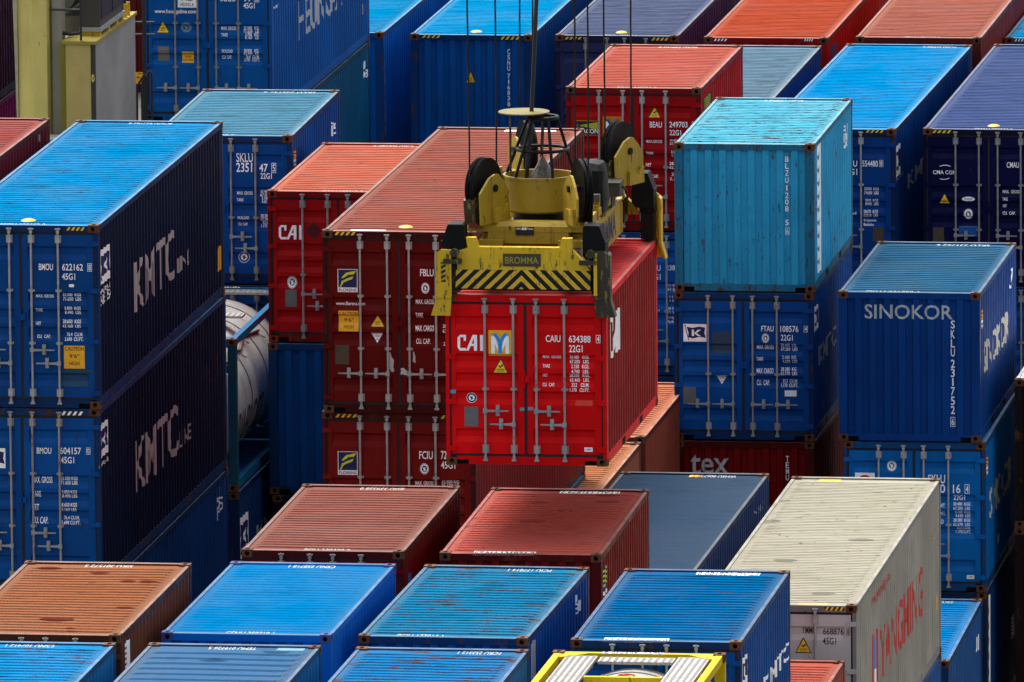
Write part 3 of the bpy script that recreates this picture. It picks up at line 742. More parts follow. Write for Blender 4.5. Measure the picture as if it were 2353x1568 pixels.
  ('F', 'l', 'jp', 0.191, 1.819, 0.531, 2.045, 'w'),
  ('S', 't', 'SINOKOR', 0.972, 1.093, 4.841, 1.646, 'tan'),
  ('S', 'l', 'flag', 0.245, 1.961, 0.628, 2.287, 'w'),
  ('S', 'r', '', 2.381, 0.445, 2.686, 0.603, 'g'),
 ],
 'S':[
  ('S', 'l', 'strip', 0.48, 0.87, 0.972, 2.425, 'rd'),
  ('S', 'l', 'strip', 4.779, 0.927, 5.449, 1.296, 'rd'),
 ],
 'M':[
  ('F', 't', 'YMMU', 1.587, 2.435, 1.808, 2.538, 'k'),
  ('F', 't', '668876', 1.914, 2.423, 2.234, 2.524, 'k'),
  ('F', 't', '45G1', 1.913, 2.277, 2.12, 2.381, 'k'),
  ('F', 'b', '8', 2.279, 2.417, 2.342, 2.533, 'k'),
  ('F', 'l', 'tri', 1.488, 2.138, 1.739, 2.37, 'w'),
  ('F', 'h', '', 1.945, 2.811, 2.251, 2.87, 'w'),
  ('S', 't', 'YANGMING', 3.382, 1.097, 9.608, 1.91, 'red'),
  ('S', 'l', 'ymr', 2.233, 1.178, 3.013, 2.019, 'w'),
  ('S', 't', 'www.yangming.com', 2.154, 2.431, 4.748, 2.642, 'red'),
  ('S', 'r', '', 11.569, 0.81, 11.819, 1.071, 'or2'),
  ('S', 'l', 'tri2', 10.98, 2.062, 11.232, 2.2, 'w'),
  ('U', 'r', '', 0.455, 11.862, 0.828, 12.072, 'or2'),
  ('T', 'r', '', 1.505, 0.06, 1.966, 0.31, 'or2'),
 ],
 'W':[
  ('F', 't', 'FCGU', 1.422, 2.189, 1.73, 2.302, 'w'),
  ('F', 't', '554480', 1.823, 2.194, 2.113, 2.307, 'w'),
  ('F', 't', '45G1', 1.448, 2.036, 1.729, 2.152, 'w'),
  ('F', 't', '32500  KGS', 1.854, 1.754, 2.122, 1.811, 'w'),
  ('F', 't', '71650  LBS', 1.853, 1.679, 2.121, 1.736, 'w'),
  ('F', 't', '3830  KGS', 1.874, 1.539, 2.115, 1.596, 'w'),
  ('F', 't', '8440  LBS', 1.874, 1.475, 2.115, 1.532, 'w'),
  ('F', 't', '28670  KGS', 1.844, 1.329, 2.109, 1.392, 'w'),
  ('F', 't', '63210  LBS', 1.843, 1.26, 2.109, 1.317, 'w'),
  ('F', 't', 'Bridgetown,', 1.843, 1.16, 2.082, 1.222, 'w'),
  ('F', 't', 'Barbados', 1.843, 1.096, 2.028, 1.146, 'w'),
  ('F', 't', 'Payload', 1.444, 1.292, 1.707, 1.354, 'w'),
  ('F', 'b', '8', 2.139, 2.192, 2.209, 2.319, 'w'),
  ('F', 'p', 'br', 2.013, 0.805, 2.212, 1.071, 'w'),
  ('F', 'h', '', 1.885, 2.827, 2.233, 2.877, 'w'),
  ('S', 'l', 'kflag', 0.085, 1.961, 0.92, 2.533, 'w'),
  ('U', 't', 'FCGU 554480 8', 1.508, 11.862, 2.14, 12.072, 'w'),
  ('S', 't', 'www.kmtc', 0.066, 1.88, 1.313, 1.945, 'g'),
  ('S', 't', 'KMTC', 1.973, 1.496, 6.479, 1.789, 'g'),
 ],
 'X':[
  ('F', 't', 'CMA CGM', 0.181, 2.05, 0.608, 2.122, 'w'),
  ('F', 't', 'CMAU', 1.54, 2.183, 1.766, 2.29, 'w'),
  ('F', 't', '702230', 1.868, 2.187, 2.134, 2.295, 'w'),
  ('F', 't', 'MAX.  GROSS', 1.461, 1.708, 1.773, 1.768, 'w'),
  ('F', 't', 'TARE', 1.461, 1.574, 1.557, 1.631, 'w'),
  ('F', 't', 'NET', 1.466, 1.448, 1.535, 1.502, 'w'),
  ('F', 't', 'CU.  CAP.', 1.463, 1.314, 1.695, 1.373, 'w'),
  ('F', 'l', 'arc', 0.252, 1.951, 0.534, 2.22, 'w'),
  ('F', 'l', 'tri2', 0.285, 1.501, 0.5, 1.686, 'w'),
  ('F', 'l', 'oval', 0.713, 1.554, 0.951, 1.638, 'w'),
  ('F', 'l', 'round', 0.747, 1.225, 0.913, 1.412, 'w'),
  ('F', 'h', '', 0.167, 2.813, 0.528, 2.865, 'w'),
  ('F', 'r', '', 0.65, 0.902, 1.011, 1.1, 'bb'),
  ('F', 'p', 'br', 0.176, 0.786, 0.378, 1.065, 'w'),
  ('T', 't', 'CMAU 702230 0', 0.915, 0.06, 1.624, 0.31, 'w'),
 ],
 'BB':[
  ('F', 't', 'SEGU', 1.431, 1.89, 1.687, 1.994, 'w'),
  ('F', 't', '238147', 1.787, 1.902, 2.115, 1.999, 'w'),
  ('F', 't', '22G1', 1.45, 1.729, 1.686, 1.837, 'w'),
  ('F', 't', '30 480 KGS', 1.811, 1.607, 2.113, 1.655, 'w'),
  ('F', 't', '67 200 LBS', 1.81, 1.536, 2.112, 1.584, 'w'),
  ('F', 't', '2 180 KGS', 1.834, 1.395, 2.111, 1.445, 'w'),
  ('F', 't', '4 810 LBS', 1.833, 1.327, 2.111, 1.375, 'w'),
  ('F', 't', '28 300 KGS', 1.808, 1.187, 2.11, 1.238, 'w'),
  ('F', 't', '62 390 LBS', 1.808, 1.119, 2.109, 1.167, 'w'),
  ('F', 't', 'Bridgetown,', 1.807, 1.012, 2.069, 1.072, 'w'),
  ('F', 't', 'Barbados', 1.807, 0.949, 2.028, 0.999, 'w'),
  ('F', 't', 'Payload', 1.486, 1.149, 1.663, 1.198, 'w'),
 ],
 'Y':[
  ('F', 't', 'BEAU', 1.511, 1.871, 1.728, 1.976, 'w'),
  ('F', 't', '249703', 1.862, 1.878, 2.19, 1.981, 'w'),
  ('F', 't', '22G1', 1.864, 1.734, 2.073, 1.831, 'w'),
  ('F', 't', 'MAX.GROSS', 1.44, 1.59, 1.726, 1.644, 'w'),
  ('F', 't', '30.480 KGS', 1.864, 1.623, 2.124, 1.667, 'w'),
  ('F', 't', '67.200 LBS', 1.863, 1.558, 2.123, 1.604, 'w'),
  ('F', 't', 'TARE', 1.439, 1.381, 1.569, 1.431, 'w'),
  ('F', 't', '2.150 KGS', 1.888, 1.412, 2.137, 1.46, 'w'),
  ('F', 't', '4.740 LBS', 1.888, 1.348, 2.137, 1.396, 'w'),
  ('F', 't', 'NET', 1.436, 1.168, 1.533, 1.227, 'w'),
  ('F', 't', 'CU. CAP.', 1.429, 0.962, 1.657, 1.019, 'w'),
  ('F', 't', '28.330', 1.859, 1.199, 2.063, 1.253, 'w'),
  ('F', 't', '62.460', 1.858, 1.131, 2.062, 1.18, 'w'),
  ('F', 't', '33.2', 1.891, 0.996, 2.061, 1.055, 'w'),
  ('F', 't', '1.170', 1.878, 0.922, 2.061, 0.977, 'w'),
  ('F', 'b', '8', 2.271, 1.879, 2.327, 1.987, 'w'),
  ('F', 'l', 'tri', 1.48, 2.043, 1.71, 2.244, 'w'),
  ('F', 'l', 'beacon', 0.167, 1.723, 0.597, 1.981, 'w'),
  ('F', 'l', 'ym2', 0.659, 1.663, 1.011, 2.06, 'w'),
  ('T', 't', 'BEAU 249703 8', 0.904, 0.06, 1.6, 0.31, 'w'),
  ('U', 't', 'BEAU 249703 8', 0.911, 5.728, 1.618, 5.938, 'w'),
  ('S', 'l', 'bstrip', 0.511, 2.119, 1.655, 2.34, 'w'),
 ],
 'AA':[
  ('F', 't', 'C', 1.932, 2.507, 1.988, 2.606, 'w'),
  ('F', 't', 'S', 1.931, 2.397, 1.987, 2.49, 'w'),
  ('F', 't', 'N', 1.93, 2.287, 1.986, 2.38, 'w'),
  ('F', 't', 'U', 1.929, 2.172, 1.985, 2.271, 'w'),
  ('F', 't', '7', 1.928, 2.021, 1.983, 2.114, 'w'),
  ('F', 't', '1', 1.927, 1.906, 1.982, 1.999, 'w'),
  ('F', 't', '6', 1.926, 1.796, 1.981, 1.889, 'w'),
  ('F', 't', '8', 1.925, 1.686, 1.98, 1.779, 'w'),
  ('F', 't', '3', 1.924, 1.582, 1.98, 1.669, 'w'),
  ('F', 't', '8', 1.923, 1.463, 1.979, 1.562, 'w'),
  ('F', 'b', '2', 1.922, 1.333, 1.98, 1.421, 'w'),
  ('F', 'l', 'tri2', 1.098, 1.921, 1.295, 2.16, 'w'),
  ('F', 'h', '', 0.226, 2.82, 0.612, 2.876, 'w'),
  ('F', 'h', '', 1.793, 2.8, 2.198, 2.862, 'w'),
  ('S', 'v', '中国海运集团', 0.111, 1.379, 0.414, 2.258, 'w'),
 ],
 'AF':[
  ('S', 'v', '中国海运集团', -0.004, 0.749, 0.351, 2.29, 'w'),
 ],
 'AB':[
  ('F', 'h', '', 0.183, 2.805, 0.53, 2.856, 'w'),
  ('F', 'h', '', 1.905, 2.801, 2.256, 2.855, 'w'),
  ('T', 't', 'TGHU 490065 1', 0.945, 0.06, 1.573, 0.31, 'w'),
 ],
 'AC':[
  ('F', 'h', 'w', 0.194, 2.817, 0.465, 2.865, 'w'),
  ('F', 'h', 'w', 1.968, 2.831, 2.154, 2.878, 'w'),
  ('S', 'r', '', 0.531, 2.342, 1.633, 2.642, 'pu'),
 ],
 'AD':[
  ('T', 't', 'TRHU 736699 0', 0.935, 0.06, 1.615, 0.31, 'w'),
 ],
 'AE':[
  ('F', 'h', 'w', 0.188, 2.518, 0.438, 2.565, 'w'),
 ],
 'B':[
  ('U', 't', 'SIKU 301572 5', 0.909, 5.728, 1.607, 5.938, 'w'),
  ('S', 'l', 'strip', 0.461, 1.943, 0.837, 2.392, 'rd'),
 ],
 'E':[
  ('U', 't', 'CSNU 258718 1', 0.888, 5.728, 1.575, 5.938, 'w'),
  ('T', 't', 'CSNU 258718 1', 0.898, 0.06, 1.585, 0.31, 'w'),
 ],
 'F':[
  ('T', 't', 'BSIU 339328 0', 0.91, 0.06, 1.599, 0.31, 'w'),
  ('U', 't', 'BSIU 339328 0', 0.918, 5.728, 1.593, 5.938, 'w'),
  ('S', 'r', '', 0.577, 1.972, 0.927, 2.142, 'bb'),
 ],
 'G':[
  ('T', 'wt', 'FTAU 131874 2', 0.503, 0.06, 1.401, 0.31, 'w'),
  ('U', 'wt', 'FTAU 131874 2', 1.098, 5.728, 1.987, 5.938, 'w'),
  ('S', 'l', 'ystrip', 0.416, 1.894, 0.747, 2.325, 'w'),
 ],
 'H2':[
  ('T', 't', 'PCIU 177814 1', 0.528, 0.06, 1.188, 0.31, 'w'),
  ('U', 't', 'PCIU 177814 1', 1.267, 5.728, 1.906, 5.938, 'w'),
  ('S', 't', 'U', 4.692, 2.238, 4.916, 2.373, 'w'),
  ('S', 't', '81', 4.715, 2.087, 5.226, 2.251, 'w'),
  ('S', 't', '1', 4.707, 1.993, 4.903, 2.102, 'w'),
  ('S', 'r', '', 0.45, 1.888, 0.861, 2.443, 'g'),
 ],
 'I':[
  ('T', 'wt', 'FTAU 106100 0', 0.468, 0.06, 1.36, 0.31, 'w'),
  ('U', 'wt', 'FTAU 106100 0', 1.097, 5.728, 1.995, 5.938, 'w'),
  ('S', 'l', 'kflag', 0.242, 1.88, 0.863, 2.284, 'w'),
  ('S', 't', 'KMTC', 2.866, 1.303, 6.013, 1.564, 'w'),
 ],
 'D':[
  ('U', 't', 'TEMU 019726 5', 0.876, 5.728, 1.554, 5.938, 'w'),
  ('U', 'r', '', 1.842, 5.728, 2.237, 5.938, 'cy'),
 ],
 'C':[
  ('U', 't', 'CSNU 107412 1', 0.91, 5.728, 1.598, 5.938, 'w'),
 ],
 'J':[
  ('U', 't', 'FCRU 253312 1', 1.466, 5.728, 2.073, 5.938, 'w'),
 ],
 'L':[
  ('U', 't', 'WHSU 806730 7', 1.201, 11.862, 1.92, 12.072, 'w'),
  ('U', 'r', '', 1.143, 11.862, 1.334, 12.072, 'or2'),
  ('S', 't', 'NS83', 10.356, 2.448, 11.527, 2.57, 'g'),
 ],
 'O':[
  ('U', 't', 'SKLU 230147 1', 1.07, 5.728, 1.965, 5.938, 'w'),
  ('S', 't', 'U31', 5.017, 1.992, 5.5, 2.273, 'w'),
 ],
 'BL':[
  ('S', 't', '1', 5.121, 2.319, 5.229, 2.434, 'g'),
 ],
}
PAINTS = {  # wall paint, roof paint (linear base colours)
 'A1': ((0.0004, 0.0434, 0.1866), (0.0005, 0.1564, 0.3371)),
 'A2': ((0.0004, 0.0544, 0.2252), None),
 'B': ((0.4781, 0.0004, 0.0004), (0.208, 0.0768, 0.0349)),
 'C': (None, (0.0004, 0.1491, 0.3352)),
 'D': (None, (0.0356, 0.0941, 0.183)),
 'E': ((0.0004, 0.1471, 0.6614), (0.0004, 0.1105, 0.2683)),
 'F': ((0.82, 0.0004, 0.0004), (0.1721, 0.0644, 0.0499)),
 'G': ((0.82, 0.0214, 0.0027), (0.376, 0.0747, 0.0567)),
 'H2': ((0.0004, 0.3183, 0.5367), (0.0054, 0.1201, 0.2289)),
 'I': ((0.0004, 0.2472, 0.82), (0.0004, 0.0771, 0.2006)),
 'J': (None, (0.0088, 0.1152, 0.2685)),
 'L': (None, (0.0268, 0.0475, 0.0817)),
 'M': ((0.2711, 0.7589, 0.2066), (0.3031, 0.2868, 0.2201)),
 'N': (None, (0.3436, 0.0737, 0.0473)),
 'O': (None, (0.0004, 0.1264, 0.3269)),
 'Q': ((0.0004, 0.0322, 0.1589), (0.021, 0.0827, 0.1506)),
 'R': ((0.0004, 0.102, 0.3346), None),
 'S': ((0.0015, 0.384, 0.82), None),
 'T': ((0.0206, 0.2662, 0.4648), (0.0642, 0.3001, 0.3965)),
 'U': ((0.0004, 0.0517, 0.2245), None),
 'V': ((0.1199, 0.0009, 0.0015), None),
 'W': ((0.0004, 0.0381, 0.1834), (0.0004, 0.1656, 0.3698)),
 'X': ((0.0004, 0.0014, 0.0332), (0.0423, 0.0646, 0.1527)),
 'Y': ((0.2816, 0.0007, 0.0017), (0.3101, 0.0762, 0.0558)),
 'Z': (None, (0.0893, 0.1502, 0.2008)),
 'AI': ((0.0004, 0.0471, 0.2142), (0.0552, 0.1582, 0.2306)),
 'AJ': ((0.2799, 0.0023, 0.0028), (0.3271, 0.0896, 0.0561)),
 'AM': ((0.0004, 0.0437, 0.1676), None),
 'AK': ((0.0899, 0.0015, 0.0007), (0.2076, 0.0639, 0.0468)),
 'AL': ((0.1489, 0.0048, 0.0038), None),
 'AA': ((0.0004, 0.0587, 0.2395), (0.0004, 0.174, 0.359)),
 'AB': (None, (0.0634, 0.0791, 0.1374)),
 'AC': ((0.4095, 0.0027, 0.0005), (0.2859, 0.0489, 0.0225)),
 'AD': (None, (0.2406, 0.0787, 0.0564)),
 'AE': (None, (0.0004, 0.1736, 0.3693)),
 'AF': ((0.0004, 0.0908, 0.3435), (0.0004, 0.1634, 0.3352)),
 'AG': ((0.0004, 0.0701, 0.2714), None),
 'AH': ((0.0004, 0.0684, 0.1558), None),
 'H': ((0.5468, 0.0013, 0.0016), None),
 'BC1': (None, (0.3602, 0.1207, 0.066)),
 'BC2': (None, (0.3331, 0.1217, 0.0531)),
 'BD': (None, (0.82, 0.82, 0.82)),
 'BL': (None, (0.218, 0.0532, 0.0451)),
 'BB': (None, None),
}
# ------------------------------------------------------------------ containers
W = 2.438
CACHE = {}
def cached(key, fn):
    if key not in CACHE: CACHE[key] = fn()
    return CACHE[key]
def roof_mesh(L, H, pitch, amp, seed, mat, ends=.34):
    rnd = random.Random(seed); b = MB()
    xs = [.062, .125, .165, .22] + [.22+(W-.44)*k/9 for k in range(1, 9)] + [W-.22, W-.165, W-.125, W-.062]
    y0, y1 = ends, L-ends; n = int((y1-y0)/pitch); p = (y1-y0)/n
    ys = [(.12, 0), (y0-.03, 0)]
    for k in range(n):
        a = y0+k*p; ys += [(a+.02*p, 0), (a+.08*p, 1), (a+.60*p, 1), (a+.68*p, 0)]
    ys += [(y1+.03, 0), (L-.12, 0)]
    rows = []
    for k, (y, h) in enumerate(ys):
        wob = rnd.uniform(-.0012, .0012)
        for i, x in enumerate(xs):
            t = 0 if i in (0, 1, len(xs)-2, len(xs)-1) else (.75 if i in (2, len(xs)-3) else 1)
            # the rib tips narrow to a point at the rails
            yy = y
            if h and i in (2, len(xs)-3): yy = y+(.06*p if ys[k-1][1] == 0 else -.06*p)
            dent = (rnd.uniform(-.0016, .0016)+wob+.004*math.sin(x*2.1+seed)*math.sin(y*.9+seed*.7)) if 2 < i < len(xs)-3 and 1 < k < len(ys)-2 else 0
            b.v.append((x, yy+dent*1.6, H-.030+amp*h*t+dent))
    m = len(xs)
    for k in range(len(ys)-1):
        for i in range(m-1): b.f.append((k*m+i, k*m+i+1, (k+1)*m+i+1, (k+1)*m+i)); b.m.append(0)
    return b.mesh('roof', mat, 'raw')
def corr_mesh(name, pts, z0, z1, flip, mapf, mat):
    b = MB()
    for u, d in pts:
        for z in (z0, z1): b.v.append(mapf(u, d, z))
    for i in range(len(pts)-1):
        f = (2*i, 2*i+2, 2*i+3, 2*i+1); b.f.append(f[::-1] if flip else f); b.m.append(0)
    return b.mesh(name, mat, 'raw')
def side_pts(L):
    pts = [(.15, 0)]
    for u in side_breaks(L):
        if .2 <= u <= L-.2: pts.append((u, side_depth(min(max(u+1e-6, .2), L-.2), L)))
    pts.append((L-.15, 0)); return pts
def end_pts():
    pts = [(.16, .012)]
    for u in end_breaks():
        if u < 2.27: pts.append((u+1e-4, .012+end_depth(u+2e-4 if (u-.165) % .25 < .24 else u)))
    fix = []
    for u, d in pts: fix.append((u, d))
    fix.append((2.278, .012+.042)); return fix
def casting_mesh(top, front, mat):
    """cast corner block with oval apertures on its outer faces; local corner at origin, extends +x,+y,-z (right/rear mirrored by caller)"""
    b = MB(); a, c, h = .162, .178, .118
    b.box(0, 0, -h, a, c, 0, skip='tfl')
    def holed(P, w_, h_, cx, cy, rx, ry, depth):
        n = 16
        ring = [(cx+rx*math.cos(2*math.pi*i/n), cy+ry*math.sin(2*math.pi*i/n)) for i in range(n)]
        edge = []
        for i in range(n):
            dx, dy = math.cos(2*math.pi*i/n), math.sin(2*math.pi*i/n)
            s = min((w_-cx)/dx if dx > 1e-6 else (-cx/dx if dx < -1e-6 else 9), (h_-cy)/dy if dy > 1e-6 else (-cy/dy if dy < -1e-6 else 9))
            edge.append((cx+dx*s, cy+dy*s))
        o = len(b.v); b.v += [P(x, y, 0) for x, y in edge]+[P(x, y, 0) for x, y in ring]+[P(x, y, depth) for x, y in ring]
        for i in range(n):
            j = (i+1) % n; b.f += [(o+i, o+j, o+n+j, o+n+i), (o+n+i, o+n+j, o+2*n+j, o+2*n+i)]; b.m += [0, 0]
        b.f.append(tuple(o+2*n+i for i in range(n))); b.m.append(1)
        for (x, y) in ((0, 0), (w_, 0), (w_, h_), (0, h_)):
            ks = sorted(range(n), key=lambda k: (edge[k][0]-x)**2+(edge[k][1]-y)**2)[:2]
            o2 = len(b.v); b.v.append(P(x, y, 0)); b.f.append((o2, o+ks[0], o+ks[1])); b.m.append(0)
    holed(lambda x, y, d: (x, y, -d), a, c, a/2, c/2, .034, .060, .05)
    holed(lambda x, y, d: (x, d, -h+y), a, h, .085, .058, .034, .040, .05)
    holed(lambda x, y, d: (d, x, -h+y), c, h, .095, .058, .042, .036, .05)
    return b.mesh('corner_casting', mat, 'raw')
BLACK = lambda: plain('painted_recess_shade', (.004, .004, .005), .9, 0, .1, 0)  # flat black standing in for shade in casting holes, notches and pockets
def casting(root, sx, sy, top, H, L, mat):
    me = cached(('cast', mat.name, id(mat)), lambda: casting_mesh(1, 1, [mat, BLACK()]))
    o = link('corner_casting', me, root)
    o.location = ((0 if sx < 0 else W)-W/2, (0 if sy < 0 else L)-L/2, H if top else 0)
    o.scale = (1 if sx < 0 else -1, 1 if sy < 0 else -1, 1 if top else -1)
def lever(x0, sgn, z, y):
    b = MB()
    b.box(x0-.03, y-.03, z-.035, x0+.03, y+.005, z+.035)
    xa, xb = x0+sgn*.03, x0+sgn*.36
    b.prism([(xa, z-.02), (xb, z-.008), (xb, z+.008), (xa, z+.018)], 'y', y-.028, y-.012)
    xm = x0+sgn*.19
    b.box(xm-.028, y-.012, z-.075, xm+.028, y+.022, z+.085); b.box(xm-.02, y-.045, z-.03, xm+.02, y-.012, z+.03)
    return b
def build_container(root, L, H, front, wall, roofc, o):
    """frame, castings, roof, walls and doors of one container"""
    rust, dirt, chips = o.get('rust', .15), o.get('dirt', .35), o.get('chips', .3)
    wm = paint('wall_paint', wall, rust, dirt*.8, 'wall', chips, L=0, spots=o.get('wspots', 0))
    rm = paint('roof_paint', roofc, o.get('rrust', rust), dirt, 'roof', o.get('rchips', chips), rough=.75, spec=o.get('spec', 0.0), L=L, spots=o.get('spots', 0), blot=o.get('blot', 0), blotcol=o.get('blotcol'))
    rail = plain('dusty_rail_%s' % '_'.join('%02d' % int(99*c) for c in roofc), tuple(c*.62+d for c, d in zip(roofc, (.045, .042, .036))), .6, 0, .15, .3, 3)
    fp = wm if o.get('cleanframe') else paint('frame_paint', tuple(c*.45+.0015 for c in wall), min(.6, rust+.25), .5, 'wall', min(.7, chips+.25), L=1)
    sm = paint('side_shade_paint', o['side'], rust, dirt, 'wall', chips, L=0) if 'side' in o else wm  # darker colour for the right wall: painted-in shade, some of it older paint
    cm = RUSTY() if not o.get('cleancast') else paint('casting_paint', tuple(c*.6+d*.4 for c, d in zip(wall, (.15, .065, .03))), .4, .4, 'wall', .4)
    off = (-W/2, -L/2, 0); kw = (round(sum(wall)*1e4)+o.get('sk', 0), round(sum(roofc)*1e4), L, H, front, rust, dirt, chips)
    def part(name, me, parent=root):
        p = link(name, me, parent)
        if parent is root: p.location = off
        return p
    def frame():
        b = MB(); t = H
        pw = .06 if front == 'door' else .15
        for x0, x1 in ((.004, pw), (W-pw, W-.004)): b.box(x0, .006, .10, x1, .15, t-.10)
        for x0, x1 in ((.004, .15), (W-.15, W-.004)): b.box(x0, L-.15, .10, x1, L-.006, t-.10)
        for x0, x1 in ((.006, .060), (W-.060, W-.006)): b.box(x0, .17, t-.105, x1, L-.17, t-.020)
        for x0, x1 in ((.010, .060), (W-.060, W-.010)): b.box(x0, .17, .020, x1, L-.17, .165)
        b.box(.16, .003, t-.115, W-.16, .118, t-.014); b.box(.16, L-.118, t-.115, W-.16, L-.003, t-.006)
        b.box(.34, .006, .015, W-.34, .10, .135); b.box(.16, .006, .085, .34, .10, .135); b.box(W-.34, .006, .085, W-.16, .10, .135)
        b.box(.16, L-.10, .015, W-.16, L-.006, .15)
        b.box(.06, .10, .06, W-.06, L-.10, .12)
        b.cur = 1; b.box(.165, .03, .015, .34, .09, .085); b.box(W-.34, .03, .015, W-.165, .09, .085)
        if L < 7:
            for yc in (L/2-1.03, L/2+1.03): b.box(W-.0098, yc-.18, .03, W-.0090, yc+.18, .14); b.box(.0090, yc-.18, .03, .0098, yc+.18, .14)  # fork pockets drawn as black plates in place of shaded openings
        b.cur = 2
        for x0, x1 in ((.008, .060), (W-.060, W-.008)): b.box(x0, .17, t-.0195, x1, L-.17, t-.0170, skip='b')
        b.box(.162, .010, t-.0135, W-.162, .116, t-.0110, skip='b'); b.box(.162, L-.116, t-.0055, W-.162, L-.010, t-.003, skip='b')
        return b.mesh('frame', [fp, BLACK(), rail])
    part('frame', cached(('frame', kw), frame))
    for sx in (-1, 1):
        for sy in (-1, 1):
            for tp in (0, 1): casting(root, sx, sy, tp, H, L, cm)
    pitch, amp = o.get('pitch', .209), o.get('amp', .022)
    part('roof', roof_mesh(L, H, pitch, amp, hash(round(root.location.x*97+root.location.y*31)) % 1000, rm))
    sp = side_pts(L)
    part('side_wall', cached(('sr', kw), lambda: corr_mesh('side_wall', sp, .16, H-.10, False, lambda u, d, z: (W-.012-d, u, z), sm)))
    part('side_wall', cached(('sl', kw), lambda: corr_mesh('side_wall', sp, .16, H-.10, True, lambda u, d, z: (.012+d, u, z), wm)))
    ep = end_pts()
    part('end_wall', cached(('er', kw), lambda: corr_mesh('end_wall', ep, .14, H-.11, True, lambda u, d, z: (u, L-d, z), wm)))
    if front == 'corr':
        part('end_wall', cached(('ef', kw), lambda: corr_mesh('end_wall', ep, .13, H-.11, False, lambda u, d, z: (u, d, z), wm)))
        return
    g = MB(); g.box(.060, .060, .135, W-.060, .075, H-.112); g.box(.062, .026, H-.150, W-.062, .06, H-.116); g.box(.062, .026, .137, W-.062, .06, .170); g.box(1.190, .026, .172, 1.227, .06, H-.152); g.box(.063, .026, .172, .086, .06, H-.152); g.box(W-.085, .026, .172, W-.063, .06, H-.152)
    part('door_gasket', cached(('gask', L, H), lambda: g.mesh('door_gasket', RUBBER())))
    def leaf(x0, x1, p0, p1):
        b = MB(); zs = [.175]
        for a, c in sorted(wave_pts(H)): zs += [a, a+.085, c-.035, c]
        zs.append(H-.155)
        cols = [(x0, 0), (p0, 0), (p0+.012, 1), (p1-.012, 1), (p1, 0), (x1, 0)]
        for z in zs:
            d = door_depth(z+(1e-5 if z in [a+.085 for a, c in wave_pts(H)] else 0), H)
            if any(abs(z-(c-.035)) < 1e-6 or abs(z-(a+.085)) < 1e-6 for a, c in wave_pts(H)): d = WD
            for x, k in cols: b.v.append((x, .022+d*k, z))
        m = len(cols)
        for k in range(len(zs)-1):
            for i in range(m-1): b.f.append((k*m+i, k*m+i+1, (k+1)*m+i+1, (k+1)*m+i)); b.m.append(0)
        b.box(x0, .0225, zs[0], x1, .0295, zs[-1], skip='f') if False else None
        return b.mesh('door', wm, 'raw')
    lo = o.get('hw', 'A')
    rods = (.60, 1.03, 1.375, 1.80)
    rk = o.get('rod', int(round(root.location.x*13+root.location.z*7)) % 3)
    rodm = [plain('galvanised_steel_b', (.34, .35, .34), .5, .25, .5, .25, 9), paint('galv_rusty', (.27, .255, .235), .45, .5, 'wall', .4, L=3, spec=.3), plain('galvanised_dull', (.22, .225, .22), .6, .2, .4, .3, 9)][rk]
    for side, (x0, x1, p0, p1) in enumerate(((.09, 1.185, .15, 1.095), (1.232, 2.350, 1.316, 2.254))):
        d = part('door', cached(('leaf', kw, side), lambda: leaf(x0, x1, p0, p1)))
        for j in (0, 1):
            xr = rods[side*2+j]
            def rod():
                b = MB(); b.tube((0, -.012, .09), (0, -.012, H-.05), .0175, 10)
                for a, c in ((H-.285, H-.165), (.19, .31)):
                    b.box(-.050, .008, a, .050, .021, c); b.box(-.030, -.034, a, .030, .008, c)
                for zc in ((1.86, 1.03) if H > 2.7 else (1.16,)): b.box(-.050, .006, zc-.018, .050, .021, zc+.018); b.box(-.026, -.036, zc-.024, .026, .006, zc+.024)
                b.box(-.024, -.03, H-.13, .024, .002, H-.085); b.box(-.042, -.036, H-.075, .042, .002, H-.055); b.box(-.014, -.03, H-.085, .014, .002, H-.05)
                b.box(-.034, -.036, .07, .034, .004, .10); b.box(-.020, -.03, .10, .020, .004, .15)
                return b.mesh('lock_rod', rodm)
            r_ = link('lock_rod', cached(('rod', H, rk), rod), d); r_.location = (xr, 0, 0)
            if lo == 'A': sg, z = ((1, .835) if j == 0 else (-1, .633)) if H < 2.7 else ((1, .93) if j == 0 else (-1, .72))
            else: sg, z = (-1 if side == 0 else 1), .64
            h_ = link('handle', cached(('lever', sg, z), lambda: lever(0, sg, z, -.030).mesh('handle', GALV())), d); h_.location = (xr, 0, 0)
        for z in ((2.28, 1.64, .96, .25) if H < 2.7 else (2.60, 1.86, 1.06, .25)):
            b = MB(); xe = .004 if side == 0 else W-.004; s = 1 if side == 0 else -1
            hm = cached(('hinge', kw, side, z), lambda: b.prism([(xe, z-.03), (xe+s*.03, z-.04), (xe+s*.15, z-.028), (xe+s*.15, z+.028), (xe+s*.03, z+.04), (xe, z+.03)], 'y', -.012, .021).mesh('hinge', wm))
            link('hinge', hm, d)
    b = MB(); zc = 1.315 if H < 2.7 else 1.44
    part('latch_plate', cached(('latch', kw), lambda: b.box(1.155, -.012, zc-.05, 1.268, .021, zc+.05).box(1.19, -.012, zc-.13, 1.205, .02, zc+.13).mesh('latch_plate', wm)))
def dome_mark(root, L, H, y):
    b = MB(); b.lathe([(.0, .030), (.05, .027), (.085, .015), (.10, 0)], (0, 0), 16)
    o = b.obj('roof_mark', plain('yellow_mark', (.55, .36, .02), .5, 0, .3, .1), root, 40); o.location = (.03, y-L/2, H-.012); o.scale = (1.15, 1.5, 1)
